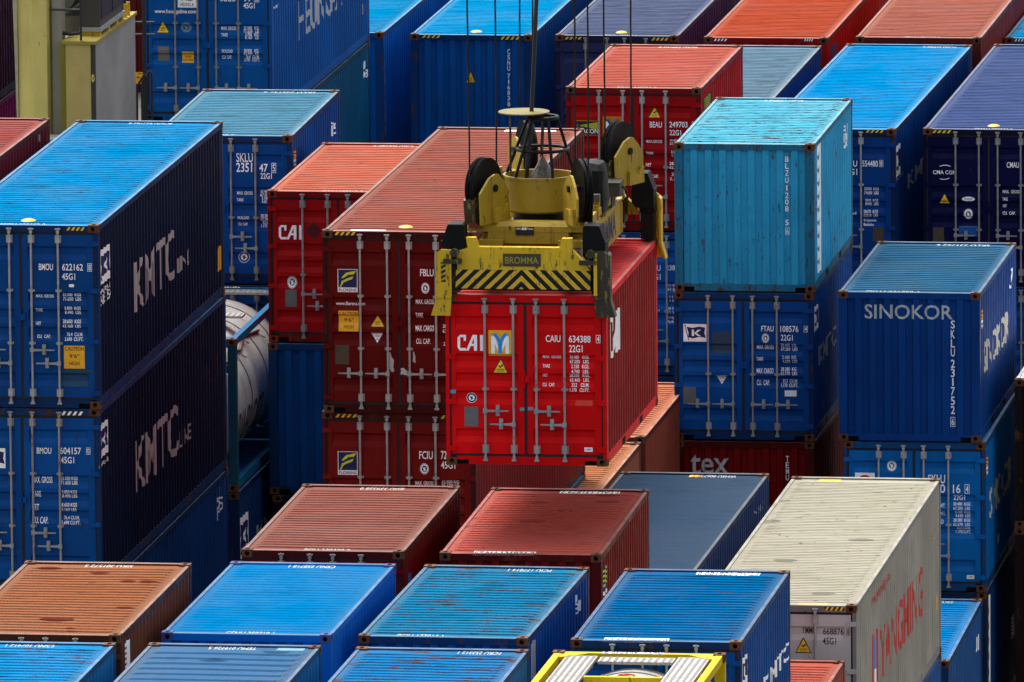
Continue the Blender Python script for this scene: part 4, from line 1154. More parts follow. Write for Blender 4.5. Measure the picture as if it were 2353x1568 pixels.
# label, front, hw, wall, roof, options
BLUE = (.004, .062, .235)
CONT = {
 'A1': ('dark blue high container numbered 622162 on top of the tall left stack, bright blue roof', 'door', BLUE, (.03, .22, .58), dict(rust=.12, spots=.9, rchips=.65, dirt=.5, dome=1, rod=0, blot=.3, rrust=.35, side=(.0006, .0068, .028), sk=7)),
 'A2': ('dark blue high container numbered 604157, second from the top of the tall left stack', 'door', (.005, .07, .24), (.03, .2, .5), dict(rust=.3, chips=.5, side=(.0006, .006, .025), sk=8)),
 'A3': ('dark blue container with 25 on its side, third down in the tall left stack', 'corr', (.004, .045, .17), (.02, .15, .4), dict()),
 'B': ('faded orange brown container with maroon blotches on its roof, numbered 301572, lower left', 'door', (.26, .09, .045), (.52, .235, .12), dict(rust=.25, blot=.9, blotcol=(.080, .016, .012), dirt=.6, rchips=.45, amp=.021)),
 'C': ('bright sky blue container with rust scratches, in the bottom left corner', 'door', (.01, .13, .30), (.01, .30, .62), dict(rust=.35, blot=.3, rrust=.5, dirt=.7, rchips=.7, amp=.021)),
 'D': ('pale grey blue container with wide roof ribs, numbered 019726, at the bottom edge', 'corr', (.01, .12, .30), (.10, .22, .45), dict(rust=.2, blot=.75, pitch=.40, amp=.024, dirt=.5)),
 'J': ('mid blue container with rusty scuffs across the roof, numbered 253312, at the bottom edge', 'corr', (.02, .13, .33), (.03, .21, .52), dict(rust=.3, blot=.4, rrust=.62, rchips=.6, dirt=.6, amp=.021)),
 'E': ('vivid clean blue container numbered 258718 with a smooth roof, lower left of centre', 'corr', (.004, .10, .40), (.005, .26, .68), dict(rust=.05, chips=.1, dirt=.2, rchips=.25, cleancast=1, amp=.010, cleanframe=1)),
 'F': ('dusty pink red container numbered 339328, behind the vivid blue one, below the hanging container', 'door', (.13, .012, .014), (.34, .105, .10), dict(rust=.1, chips=.1, dirt=.3, amp=.021)),
 'G': ('dark maroon container with a white number label 131874 and a sooty stained roof', 'corr', (.17, .022, .018), (.22, .040, .034), dict(rust=.2, blot=.5, dirt=.6, amp=.021)),
 'H2': ('mid blue container with rust patches along the roof edges, numbered 177814, bottom centre', 'corr', (.008, .12, .34), (.015, .24, .50), dict(rust=.3, rrust=.55, rchips=.6, dirt=.8, blot=.35)),
 'I': ('strong blue container with a white number label 106100, behind the yellow tank frame', 'door', (.006, .085, .27), (.012, .17, .46), dict(rust=.25, rrust=.42, rchips=.5, dirt=.5, amp=.021)),
 'L': ('slate blue container with an almost smooth roof numbered 806730', 'corr', (.012, .03, .11), (.075, .14, .29), dict(rust=.03, chips=.05, dirt=.04, rchips=.0, amp=.003)),
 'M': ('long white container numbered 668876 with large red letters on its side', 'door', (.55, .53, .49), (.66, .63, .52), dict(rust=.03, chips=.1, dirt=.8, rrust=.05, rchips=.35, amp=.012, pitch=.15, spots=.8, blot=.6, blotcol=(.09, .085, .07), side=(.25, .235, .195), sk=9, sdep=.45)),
 'N': ('salmon orange container roof in front of the long white container, bottom right', 'corr', (.33, .06, .04), (.50, .15, .105), dict(rust=.3, dirt=.5)),
 'O': ('bright blue container low down on the right, behind the long white container', 'corr', (.006, .06, .20), (.03, .24, .58), dict(rust=.1, dirt=.4, amp=.021)),
 'PB': ('deep blue container directly under the long white container', 'corr', (.006, .07, .26), (.02, .15, .4), dict()),
 'Q': ('royal blue container numbered 231752 with big white letters on its end', 'corr', (.003, .075, .29), (.035, .18, .40), dict(rust=.06, dirt=.25, chips=.15, cleanframe=1)),
 'R': ('blue container with 16 and a boxed 4 on its door, middle of the right stack', 'door', (.005, .09, .28), (.03, .17, .4), dict(rust=.15, dirt=.3)),
 'S': ('blue container with a red and white banner on its side, bottom of the right stack', 'corr', (.008, .06, .20), (.03, .15, .35), dict(rust=.25)),
 'T': ('weathered light turquoise blue container with a scratched corrugated end, top of its stack', 'corr', (.035, .26, .46), (.12, .46, .66), dict(rust=.36, rrust=.5, chips=.5, rchips=.85, dirt=.75, wspots=.5)),
 'U': ('dark blue container numbered 108576 with a white flag sign, under the turquoise one', 'door', (.004, .058, .22), (.02, .15, .4), dict(rust=.15, hw='B')),
 'V': ('dark maroon container with large grey letters tex on its end', 'corr', (.105, .006, .006), (.2, .05, .04), dict(rust=.2)),
 'W': ('blue high container numbered 554480 with a bright sky blue roof, right of the turquoise one', 'door', (.004, .058, .27), (.015, .25, .66), dict(rust=.15, rrust=.3, rchips=.5, dirt=.35, spots=.7, blot=.2)),
 'X': ('navy high container with a grey violet roof at the upper right edge', 'door', (.004, .018, .085), (.11, .15, .36), dict(rust=.05, rchips=.2, dirt=.2, dome=1)),
 'Y': ('dark red container numbered 249703 with a bright coral roof, behind the hoist', 'door', (.15, .009, .012), (.50, .115, .095), dict(rust=.15, dirt=.35, chips=.2)),
 'Z': ('pale grey blue roof partly hidden behind the coral roofed container', 'corr', (.004, .05, .22), (.13, .23, .34), dict(rust=.05, dirt=.3, blot=.4)),
 'AI': ('blue container numbered 235147 with a pale steel blue roof, upper left', 'door', (.004, .072, .28), (.085, .22, .38), dict(rust=.1, dirt=.3, blot=.3)),
 'AJ': ('red container with a bright salmon pink roof numbered 600260, left of the long maroon one', 'door', (.22, .008, .012), (.62, .17, .13), dict(rust=.1, dirt=.2, cleancast=1)),
 'AM': ('dark blue container with a corrugated end, under the salmon roofed container', 'corr', (.003, .05, .19), (.02, .15, .4), dict(rust=.3)),
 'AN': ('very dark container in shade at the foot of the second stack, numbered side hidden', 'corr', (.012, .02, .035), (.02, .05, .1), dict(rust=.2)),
 'AK': ('long dark red container with dusty pink roof and square yellow logo beside the hanging one', 'door', (.135, .010, .012), (.40, .12, .105), dict(rust=.2, dirt=.45, hw='B', dome=1, blot=.28, rchips=.25)),
 'AL': ('dark red container with FCIU on its door, under the long pink roofed one', 'door', (.16, .011, .013), (.3, .08, .07), dict(rust=.2, hw='B')),
 'AL2': ('teal blue container, third down in the stack with the dark red pair', 'corr', (.015, .12, .26), (.05, .2, .3), dict(rust=.25)),
 'AA': ('blue container numbered 716838 with a cyan roof, behind the hoist ropes', 'corr', (.003, .088, .30), (.01, .34, .72), dict(rust=.25, rchips=.4, dirt=.4, dome=1)),
 'AB': ('dark slate violet container with hazard strips, at the top behind the right hand ropes', 'door', (.016, .022, .08), (.12, .15, .30), dict(rust=.05, dirt=.2, dome=1)),
 'AC': ('container with an orange red roof at the top edge, right of the slate violet one', 'corr', (.20, .014, .012), (.55, .105, .055), dict(rust=.2, dirt=.35)),
 'AD': ('container with a dusty salmon roof at the top right, right of the orange red roof', 'corr', (.15, .014, .012), (.46, .155, .12), dict(rust=.1, dirt=.25)),
 'AE': ('sliver of a cyan roofed container in the upper right corner with a rusty front edge', 'corr', (.01, .14, .28), (.01, .34, .72), dict(rust=.5, rchips=.6, dirt=.6)),
 'AF': ('cyan roofed container at the top, just right of the blue one with grey side letters', 'corr', (.003, .075, .25), (.01, .34, .72), dict(rust=.25, rchips=.4, dirt=.4)),
 'AG': ('bright blue high container with large grey letters on its side at the top left', 'door', (.003, .085, .37), (.02, .2, .5), dict(rust=.08, hw='B', dirt=.2, cleancast=1, cleanframe=1)),
 'AH': ('teal blue container under the large lettered high container, at the top left', 'corr', (.012, .085, .20), (.05, .16, .26), dict(rust=.1)),
 'H': ('bright red container numbered 634388 hanging from the yellow spreader', 'door', (.50, .006, .014), (.38, .035, .035), dict(rust=.06, dirt=.3, chips=.15, rchips=.1, cleanframe=1, side=(.20, .006, .005), sk=11)),  # side is a darker red than the front, its shade painted in
 'BC1': ('farther of two orange roofed containers behind the hanging container', 'corr', (.22, .045, .025), (.60, .235, .14), dict(rust=.15, dirt=.25)),
 'BC2': ('nearer of two orange roofed containers behind the hanging container, stained with rust', 'corr', (.28, .08, .04), (.58, .24, .13), dict(rust=.35, dirt=.6)),
 'BD': ('pale blue roofed container at the right edge beside the royal blue stack', 'corr', (.012, .006, .005), (.07, .16, .32), dict(rust=.3, dirt=.4)),
 'BL': ('maroon container with a pink red roof at the left edge', 'corr', (.12, .010, .014), (.40, .11, .10), dict(rust=.15, dirt=.4, amp=.021)),
 'BB': ('blue container numbered 238 seen between the spreader and the turquoise container', 'door', (.004, .085, .32), (.02, .2, .5), dict(rust=.1)),
 'BB2': ('top edge of a blue container under the one numbered 238', 'corr', (.004, .07, .26), (.02, .2, .5), dict()),
 'BI': ('dark blue container behind the white tank, under the pale steel blue roof', 'door', (.003, .045, .17), (.02, .15, .4), dict()),
 'W2': ('deep blue container beneath the one numbered 554480', 'door', (.004, .05, .2), (.02, .15, .4), dict()),
 'X2': ('deep blue container beneath the navy one at the upper right edge', 'door', (.003, .045, .2), (.02, .15, .4), dict()),
 'AOb': ('very dark blue container with a flag sign, under the blue framed tank', 'corr', (.004, .03, .11), (.02, .1, .3), dict()),
}
GROUP = 'shipping containers stacked in the yard'
def make_container(cid, x, y, zt, yaw, L, H, spec, recs=()):
    label, front, wall, roofc, o = spec
    SD[0] = o.get('sdep', 1.0)
    root = thing('shipping_container', label, 'container', (x+W/2, y+L/2, zt-H), yaw, GROUP)
    build_container(root, L, H, front, wall, roofc, o)
    holder = root
    n0 = set(bpy.data.objects)
    if recs: decals(root, recs, front, L, H)
    for ob in set(bpy.data.objects)-n0: ob.location = (-W/2, -L/2, 0)
    if o.get('dome'): dome_mark(root, L, H, .52)
    return root
DEC['AOb'] = [('S', 'l', 'kflag', .25, 1.4, 1.1, 2.1, 'w'), ('S', 't', 'www.kmtc.co.kr', .2, 1.15, 1.1, 1.3, 'g'), ('S', 't', 'SINCE 1954', .2, .95, 1.1, 1.1, 'g'), ('S', 't', 'KMTC', 2.0, .9, 5.4, 1.7, 'g')]
AKW = PAINTS['AK'][0]
WFIX = {'F': tuple(c*1.1 for c in AKW), 'G': tuple(c*1.4 for c in AKW), 'M': (sum(PAINTS['M'][0])/3,)*3,
        'E': tuple(c*.62 for c in PAINTS['E'][0]), 'I': tuple(c*1.1 for c in PAINTS['A1'][0]), 'H2': tuple(c*1.25 for c in PAINTS['A1'][0]), 'B': (.10, .027, .011), 'S': (.002, .030, .10)}
RFIX = {'H': (.075, .004, .006)}
for cid, spec in CONT.items():
    x, y, zt, yaw, L, H = POS[cid]
    if 0 < zt-H < .6: H = zt
    pw, pr = PAINTS.get(cid, (None, None)); pw = pw and WFIX.get(cid, pw); pr = pr and RFIX.get(cid, pr); spec = (spec[0], spec[1], pw or spec[2], pr or spec[3], spec[4])
    make_container(cid, x, y, zt, yaw, L, H, spec, DEC.get(cid, ()))
# the rest of each stack down to the ground, hidden in the gaps between the rows
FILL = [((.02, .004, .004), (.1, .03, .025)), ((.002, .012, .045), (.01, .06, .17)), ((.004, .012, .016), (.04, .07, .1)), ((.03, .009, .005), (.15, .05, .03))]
UNDER = {'A3': 'the tall left stack', 'B': 'the faded orange brown container', 'C': 'the sky blue corner container', 'D': 'the wide ribbed grey blue container', 'J': 'the scuffed blue container numbered 253312',
 'K': 'the yellow framed tank', 'E': 'the vivid blue container', 'F': 'the dusty pink red container', 'G': 'the sooty maroon container', 'H2': 'the blue container numbered 177814', 'I': 'the blue container numbered 106100',
 'L': 'the smooth slate blue roof', 'N': 'the salmon orange roof', 'V': 'the maroon tex container', 'Z': 'the pale grey blue roof', 'BI': 'the pale steel blue roof', 'AN': 'the salmon pink roof stack',
 'AL2': 'the long dark red stack', 'AOb': 'the blue framed tank', 'AA': 'the cyan roof numbered 716838', 'AB': 'the slate violet container', 'AC': 'the orange red roof', 'AD': 'the dusty salmon roof', 'AE': 'the cyan corner sliver',
 'AF': 'the top left cyan roof', 'AH': 'the large lettered high container', 'BC1': 'the farther orange roof', 'BC2': 'the nearer orange roof', 'BD': 'the pale blue roof at the right edge', 'BL': 'the pink roof at the left edge',
 'BB2': 'the container numbered 238', 'W2': 'the container numbered 554480', 'X2': 'the navy container at the right edge'}
k = 0
for cid, what in UNDER.items():
    x, y, zt, yaw, L, H = POS[cid]; bot = zt-H
    n = max(1, round(bot/2.68)) if bot > .7 else 0
    for j in range(n):
        h = bot/n-.004; top = bot-.002-j*bot/n; k += 1
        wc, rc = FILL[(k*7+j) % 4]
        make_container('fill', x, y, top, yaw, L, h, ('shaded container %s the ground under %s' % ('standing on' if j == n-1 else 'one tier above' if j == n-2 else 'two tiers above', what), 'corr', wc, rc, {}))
# far left: a maroon container on a magenta one beyond the crane leg
MAG = [('maroon container with upright ribs at the far left edge, on the magenta one', (.035, .003, .004), 2), ('magenta container beside the yellow crane leg with a grey letter on its side', (.20, .002, .045), 1), ('container on the ground under the magenta one', (.05, .02, .02), 0)]
for lab, c, lev in MAG:
    rr = make_container('mag', -46.05, 228.0, 7.77+(2.6 if lev == 2 else 0)-(2.59 if lev == 0 else 0), 0, 12.192, 2.591, (lab, 'corr', c, tuple(min(1, q*1.5+.02) for q in c), dict(rust=.02)),
        [('S', 't', 'O', 9.3, .35, 11.2, 2.0, 'g2')] if lev == 1 else ())
for j, top in enumerate((2.591,)):
    pass
make_container('mag', -46.05, 228.0, 2.585, 0, 12.192, 2.58, ('container at the foot of the stack with the magenta one', 'corr', (.03, .02, .03), (.1, .05, .05), {}))
# far red stack seen past the crane house, with the AUTO sign
for lev in range(3):
    make_container('far', -52.4, 296.0, 2.6*(lev+1), 0, 12.192, 2.591, (['dark red container with a yellow sign, on the ground far behind the crane', 'dark red container one tier above the yellow sign, far behind the crane', 'dark red container topmost in the far stack behind the crane'][lev], 'corr', (.07, .005, .005), (.2, .04, .03), {}),
        [('F', 'c', 'AUTO|96 916|', 1.02, .2, 1.6, .48, 'w')] if lev == 0 else ())
# ------------------------------------------------------------------ tank containers
def make_tank(label, x, y, zt, yaw, frame_c, post_c, style, group):
    L, H = 6.058, 2.591
    root = thing('tank_container', label, 'tank container', (x+W/2, y+L/2, zt-H), yaw, group)
    n0 = set(bpy.data.objects)
    fm = paint('frame_paint', frame_c, .12, .3, 'wall', .3, spots=0); pm = paint('post_paint', post_c, .3, .4, 'wall', .4)
    b = MB()
    for x0 in (.004, W-.150):
        b.cur = 1
        for y0 in (.004, L-.15): b.box(x0, y0, .11, x0+.146, y0+.146, H-.11)
        b.cur = 0; b.box(x0+.02, .16, H-.13, x0+.12, L-.16, H-.015); b.box(x0+.02, .16, .02, x0+.12, L-.16, .16)
    for y0 in (.01, L-.12): b.box(.15, y0, H-.15, W-.15, y0+.11, H-.02); b.box(.15, y0, .02, W-.15, y0+.11, .16)
    for s, xc in ((1, .10), (-1, W-.10)):       # corner gussets on top
        for t, yc in ((1, .10), (-1, L-.10)): b.prism([(xc, yc), (xc+s*.42, yc), (xc+s*.36, yc+t*.07), (xc+s*.12, yc+t*.30), (xc, yc+t*.36)], 'z', H-.075, H-.022)
    for y0 in (.012, L-.10):                    # diagonal end braces
        for sx in (0, 1):
            xa, xb = (.12, .55) if not sx else (W-.12, W-.55)
            b.prism([(xa, .30), (xb, .14), (xb, .22), (xa, .42)], 'y', y0+.01, y0+.08); b.prism([(xa, H-.5), (xb, H-.14), (xb, H-.24), (xa, H-.62)], 'y', y0+.01, y0+.08)
    if style == 'K': b.box(.68, L-1.93, H-.12, 1.78, L-1.84, H-.03)
    else: b.box(.55, L-2.6, H-.14, 1.6, L-2.5, H-.05)
    b.obj('frame', [fm, pm], root)
    for sx in (-1, 1):
        for sy in (-1, 1):
            for tp in (0, 1): casting(root, sx, sy, tp, H, L, RUSTY()); 
    for ob in set(bpy.data.objects)-n0:
        if ob.name.startswith('corner_casting'): ob['k'] = 1
    rr, cz = 1.17, 1.27
    prof = [(0, .14), (.45, .16), (.80, .22), (1.02, .32), (rr, .50)] + [(rr, .50+(L-1.0)*k/6) for k in range(1, 7)] + [(1.02, L-.32), (.80, L-.22), (.45, L-.16), (0, L-.14)]
    t = MB(); t.lathe([(r_, h) for r_, h in prof], (W/2, cz), 48, 'y')
    t.obj('tank', paint('white_tank_shell', (.42, .41, .385), .05, .45, 'wall', .1, rough=.35, spec=.4), root, 35)
    for yc in ((.85, 2.1, 3.9, 5.2) if style == 'K' else (1.9, 3.6, 4.9)):
        s = MB(); s.lathe([(rr+.002, yc-.02), (rr+.012, yc-.02), (rr+.012, yc+.02), (rr+.002, yc+.02)], (W/2, cz), 48, 'y'); s.obj('shell_band', plain('dark_band', (.20, .19, .18), .5, .4), root, 35)
    wm = plain('dimpled_aluminium', (.33, .32, .30), .45, .5, .5, .3, 30)
    def walk(x0, y0, x1, y1, z):
        q = MB(); q.box(x0, y0, z-.04, x1, y1, z); nx = max(2, int((x1-x0)/.09)); ny = max(2, int((y1-y0)/.07))
        for i in range(nx):
            for j in range(ny):
                cx, cy = x0+(i+.5)*(x1-x0)/nx, y0+(j+.5)*(y1-y0)/ny
                q.box(cx-.02, cy-.016, z, cx+.02, cy+.016, z+.008, skip='b')
        q.obj('walkway', wm, root)
    if style == 'K':
        walk(.21, L-1.86, .66, L-.28, H-.03); walk(.21, L-3.6, .66, L-1.88, H-.03); walk(1.80, L-1.86, 2.25, L-.28, H-.03); walk(1.80, L-3.6, 2.25, L-1.88, H-.03)
        walk(.70, L-.62, 1.76, L-.26, H-.045)
        r_ = MB(); r_.ring((W/2-.04, L-1.15, cz+rr+.004), .115, .012, 28, 6); r_.prism([(W/2-.13, L-1.08), (W/2-.11, L-1.06), (W/2+.05, L-1.22), (W/2+.03, L-1.24)], 'z', cz+rr, cz+rr+.012)
        r_.obj('warning_sign', dmat('red'), root)
        k_ = MB(); k_.prism(circ(W/2-.04, L-1.15, .05, 10), 'z', cz+rr, cz+rr+.009); k_.obj('warning_mark', dmat('k'), root)
        vs, fs = text2d('RLTU 209740 2'); q = MB(); q.add([(.72+.82*(1-px), L-.115+.09*(1-py), H-.014) for px, py in vs], fs); q.obj('lettering', dmat('k'), root)
        q = MB(); q.box(.70, L-.12, H-.0195, 1.56, L-.015, H-.0165); q.obj('number_label', dmat('w'), root)
    else:
        walk(.70, L-.50, 2.28, L-.16, H-.04); walk(.80, L-2.6, 1.25, L-.52, H-.04); walk(.80, L-3.1, 2.05, L-2.72, H-.06)
        p = MB(); ctl = [(2.12, .9), (2.05, 1.6), (2.12, 2.3), (2.02, 3.2), (2.1, 4.4)]
        P3 = [(xx, yy, cz+math.sqrt(rr*rr-(xx-W/2)**2)+.03) for xx, yy in ctl]; p.path(P3, .028, 6)
        for xx, yy, zz in P3: p.tube((xx-.12, yy, zz-.02), (xx+.12, yy, zz-.12), .012, 6)
        p.obj('steam_hose', plain('rusty_hose', (.08, .045, .03), .7), root)
        vs, fs = text2d('PANBRIDGE'); bm = bmesh.new(); bv = [bm.verts.new((.55+2.6*px, .62+.62*py, 0)) for px, py in vs]
        for f in fs:
            try: bm.faces.new([bv[i] for i in f])
            except ValueError: pass
        for kk in range(9): bmesh.ops.bisect_plane(bm, geom=bm.verts[:]+bm.edges[:]+bm.faces[:], plane_co=(0, .62+.07*kk, 0), plane_no=(0, 1, 0))
        for v in bm.verts: v.co = (W/2+math.sqrt(rr*rr-(v.co.y-cz)**2)+.004, v.co.x, v.co.y)
        me = bpy.data.meshes.new('lettering'); bm.to_mesh(me); bm.free(); me.materials.append(dmat('k')); link('lettering', me, root)
        vs, fs = text2d('PBKU 500021'); q = MB(); q.add([(.5+1.0*(1-px), L-.11+.08*(1-py), H-.0145) for px, py in vs], fs); q.obj('lettering', dmat('k'), root)
        q = MB(); q.box(.48, L-.118, H-.0195, 1.52, L-.015, H-.0170); q.obj('number_label', dmat('w'), root)
    for ob in set(bpy.data.objects)-n0:
        if ob.name.startswith('corner_casting'): 
            if 'k' in ob: del ob['k']
            continue
        ob.location = (-W/2, -L/2, 0)
    return root
x, y, zt, yaw, _, _ = POS['K']
make_tank('white tank in a bright yellow frame with aluminium walkways, numbered 209740, at the bottom edge', x, y, zt, yaw, (.46, .33, .004), (.46, .33, .004), 'K', 'tank containers')
x, y, zt, yaw, _, _ = POS['AO']
make_tank('white tank in a teal and blue frame beside the tall left stack', x, y, zt, yaw, (.004, .08, .18), (.008, .05, .065), 'A', 'tank containers')
# ------------------------------------------------------------------ spreader
hx, hy, hz, hyaw, HL, HH = POS['H']
YEL = paint('spreader_yellow', (.31, .205, .013), rust=.22, dirt=1, mode='wall', chips=.55, rough=.5, spec=.35, spots=.5, chipcol=(.03, .022, .012))
YEL2 = paint('spreader_yellow_worn', (.50, .315, .005), rust=.22, dirt=.8, mode='wall', chips=.7, rough=.5, spec=.35, chipcol=(.03, .022, .012))
BLK = paint('greasy_black_steel', (.005, .005, .0055), rust=.25, dirt=.3, mode='wall', chips=.3, rough=.5, spec=.18, rustcol=(.03, .018, .006))
BRN = paint('greasy_worn_yellow', (.035, .026, .012), rust=.3, dirt=.7, mode='wall', chips=.9, rough=.5, spec=.4, chipcol=(.22, .15, .01))
sp = thing('container_spreader', 'yellow and black container spreader with four rope sheaves and a round cable basket', 'spreader', (hx+W/2, hy+HL/2, hz), hyaw)
n0 = set(bpy.data.objects)
def beam(name, front):
    b = MB(); d0, d1 = (-.04, .10) if front else (HL-.10, HL+.04)
    poly = [(.20, .38), (.19, .66), (.36, .70), (.335, .86), (.48, .86), (.52, .72), (1.74, .72), (1.78, .86), (1.93, .86), (1.94, .68), (2.12, .50), (2.20, .38)]
    b.prism(poly, 'y', d0, d1); 
    return b.obj(name, YEL2, sp)
beam('end_beam', True); beam('end_beam', False)
for f in (1, 0):                                # corner housings carrying the twistlocks
    for s in (0, 1):
        b = MB(); x0, x1 = (.0, .24) if s == 0 else (W-.24, W-.0)
        d0, d1 = (-.005, .26) if f else (HL-.26, HL+.005)
        b.box(x0+.02, d0, .02, x1-.02, d1, .42); b.box(x0, d0+.03, .42, x1, d1-.02, .60)
        b.obj('twistlock_housing', BLK if s or not f else BRN, sp)
# hazard panel with chevrons
def hz_pt(u, t, off): return (u, -.045-.055*(1-t)-off, .10+.28*t)
b = MB(); b.prism([(-.040, .38), (-.098, .10), (-.085, .075), (.06, .075), (.06, .38)], 'x', .17, 2.22); b.obj('warning_panel', BLK, sp)
def clip(poly, ax, val, keep):
    o = []; n = len(poly)
    for i in range(n):
        p, q = poly[i], poly[(i+1) % n]; a = (p[ax]-val)*keep >= 0; c = (q[ax]-val)*keep >= 0
        if a: o.append(p)
        if a != c:
            t = (val-p[ax])/(q[ax]-p[ax]); o.append((p[0]+t*(q[0]-p[0]), p[1]+t*(q[1]-p[1])))
    return o
b = MB()
for s in (-1, 1):
    for k in range(-3, 12):
        u0 = 1.17+s*(k*.175-.05)
        poly = [(u0, 0), (u0+s*.085, 0), (u0+s*.085-s*.29, 1), (u0-s*.29, 1)]
        for ax, val, kp in ((0, 1.17, s), (0, .18 if s < 0 else 2.21, -s)):
            if poly: poly = clip(poly, ax, val, kp)
        if len(poly) > 2: b.add([hz_pt(u, t, .003) for u, t in poly], [tuple(range(len(poly)))])
b.obj('warning_stripes', YEL2, sp)
b = MB(); b.box(.892, -.052, .435, 1.46, -.041, .625); b.obj('name_plate', plain('bronze_plate', (.055, .045, .018), .5), sp)
b = MB()
vs, fs = text2d('BROMMA'); b.add([(.925+.50*px, -.0545, .475+.105*py) for px, py in vs], fs); b.obj('lettering', plain('plate_letters', (.30, .23, .02), .5), sp)
# guide arms (flippers), pivots and black actuator covers at the four corners
def mirror(P, s, f): return [((W-.04-u) if s else u, h) for u, h in P]
for f in (1, 0):
    for s in (0, 1):
        D = (lambda d: d) if f else (lambda d: HL-d)
        mat = YEL2 if s == 0 or not f else BRN
        b = MB()
        b.prism(mirror([(-.03, .69), (.115, .69), (.125, .02), (.10, -.31), (-.19, -.31), (-.115, -.06), (-.115, .62)], s, f), 'y', D(-.135), D(-.105))
        b.prism(mirror([(-.115, .62), (-.080, .66), (-.080, -.04), (-.150, -.30), (-.19, -.31), (-.118, -.06)], s, f), 'y', D(-.11), D(.10))
        b.prism(mirror([(.095, .69), (.125, .69), (.125, -.02), (.095, -.02)], s, f), 'y', D(-.165), D(-.13))
        b.prism(mirror([(-.115, .0), (.12, .0), (.12, -.04), (-.115, -.04)], s, f), 'y', D(-.155), D(-.13))
        b.obj('guide_arm', mat, sp)
        ux = .175 if s == 0 else W-.04-.175
        b = MB(); b.lathe([(0, min(D(-.20), D(-.05))), (.062, min(D(-.20), D(-.05))), (.062, max(D(-.20), D(-.05))), (0, max(D(-.20), D(-.05)))], (ux, .645), 18, 'y')
        b.box(ux-.17, min(D(-.17), D(-.06)), .48, ux+.10, max(D(-.17), D(-.06)), .55); b.obj('pivot', BRN if f else BLK, sp)
        b = MB(); P = mirror([(-.035, .52), (-.035, .80), (.055, 1.045), (.075, 1.055), (.27, 1.055), (.30, 1.03), (.31, .80), (.31, .60), (.24, .52)], s, f)
        b.prism(P, 'y', D(-.03), D(.34)); b.prism(mirror([(-.045, .79), (.315, .79), (.315, .805), (-.045, .805)], s, f), 'y', D(-.036), D(.345)); b.obj('actuator_cover', plain('black_cover', (.006, .0065, .007), .6, 0, .12, .3, 5), sp)
b = MB(); b.box(.44, .11, .30, .80, .54, .64); b.box(1.64, .11, .30, 2.0, .54, .64); b.box(.44, HL-.54, .30, .80, HL-.11, .64); b.box(1.64, HL-.54, .30, 2.0, HL-.11, .64); b.obj('telescopic_beam', BLK, sp)  # coloured black to stand for the shaded voids behind the end beams
b = MB(); b.box(W-.04-.125, -.17, .02, W-.04-.075, -.1355, .66); b.obj('arm_edge', YEL2, sp)
# striped patch on the front left arm
b = MB(); b.box(-.035, -.138, .20, .035, -.1365, .50); b.obj('warning_patch', dmat('k'), sp)
b = MB()
for k in range(4): b.add([(-.035, -.1395, .21+.075*k), (.035, -.1395, .245+.075*k), (.035, -.1395, .28+.075*k), (-.035, -.1395, .245+.075*k)], [(0, 1, 2, 3)])
b.obj('warning_patch_stripes', YEL2, sp)
# main frame
b = MB(); b.box(.44, .55, .20, .80, 5.35, .74); b.box(1.64, .55, .20, 2.00, 5.35, .74)
b.box(.80, 1.0, .30, 1.64, 1.2, .72); b.box(.80, 4.7, .30, 1.64, 4.9, .72); b.box(.44, .95, .741, 2.0, 2.75, .79)
b.obj('main_frame', YEL, sp)
b = MB(); b.box(2.001, 1.2, .215, 2.012, 1.28, .735); b.box(2.001, 5.1, .215, 2.012, 5.2, .735); b.box(1.62, 3.2, .741, 2.02, 3.26, .80); b.box(1.72, 2.62, .79, 1.95, 2.70, 1.0)
b.obj('frame_rib', YEL, sp)
vs, fs = text2d('BROMMA'); b = MB(); b.add([(2.0045, 2.2+2.3*px, .27+.40*py) for px, py in vs], fs); b.obj('lettering', plain('faded_navy', (.02, .03, .09), .6), sp)
# headblock cross beams
for d, back in ((.70, 0), (4.80, 1)):
    b = MB(); b.prism([(d, .67), (d, .93), (d+.05, .985), (d+.28, .985), (d+.33, .93), (d+.33, .67)], 'x', .56, 1.78)
    b.prism([(d-.01, .85), (d-.01, .93), (d+.04, .99), (d+.29, .99), (d+.34, .93), (d+.34, .85)], 'x', .26, 2.02); b.obj('headblock_beam', YEL, sp)
b = MB(); b.box(.985, .676, .80, 1.26, .689, .93); b.obj('load_plate', dmat('k'), sp)
b = MB()
for s, u0, u1, h0, h1 in (('SWL', 1.0, 1.07, .885, .915), ('Tonne', 1.16, 1.25, .885, .915)):
    vs, fs = text2d(s); b.add([(u0+(u1-u0)*px, .6735, h0+(h1-h0)*py) for px, py in vs], fs)
b.obj('lettering', dmat('w'), sp)
b = MB(); b.box(1.08, .672, .882, 1.15, .675, .918); b.obj('load_label', dmat('w'), sp)
vs, fs = text2d('35'); b = MB(); b.add([(1.095+.04*px, .671, .888+.025*py) for px, py in vs], fs); b.obj('lettering', dmat('gry'), sp)
# cross decks of headblock joining the beams
b = MB(); b.box(.40, .98, .80, .66, 4.85, .92); b.box(1.72, .98, .80, 1.98, 4.85, .92); b.obj('headblock_rail', YEL, sp)
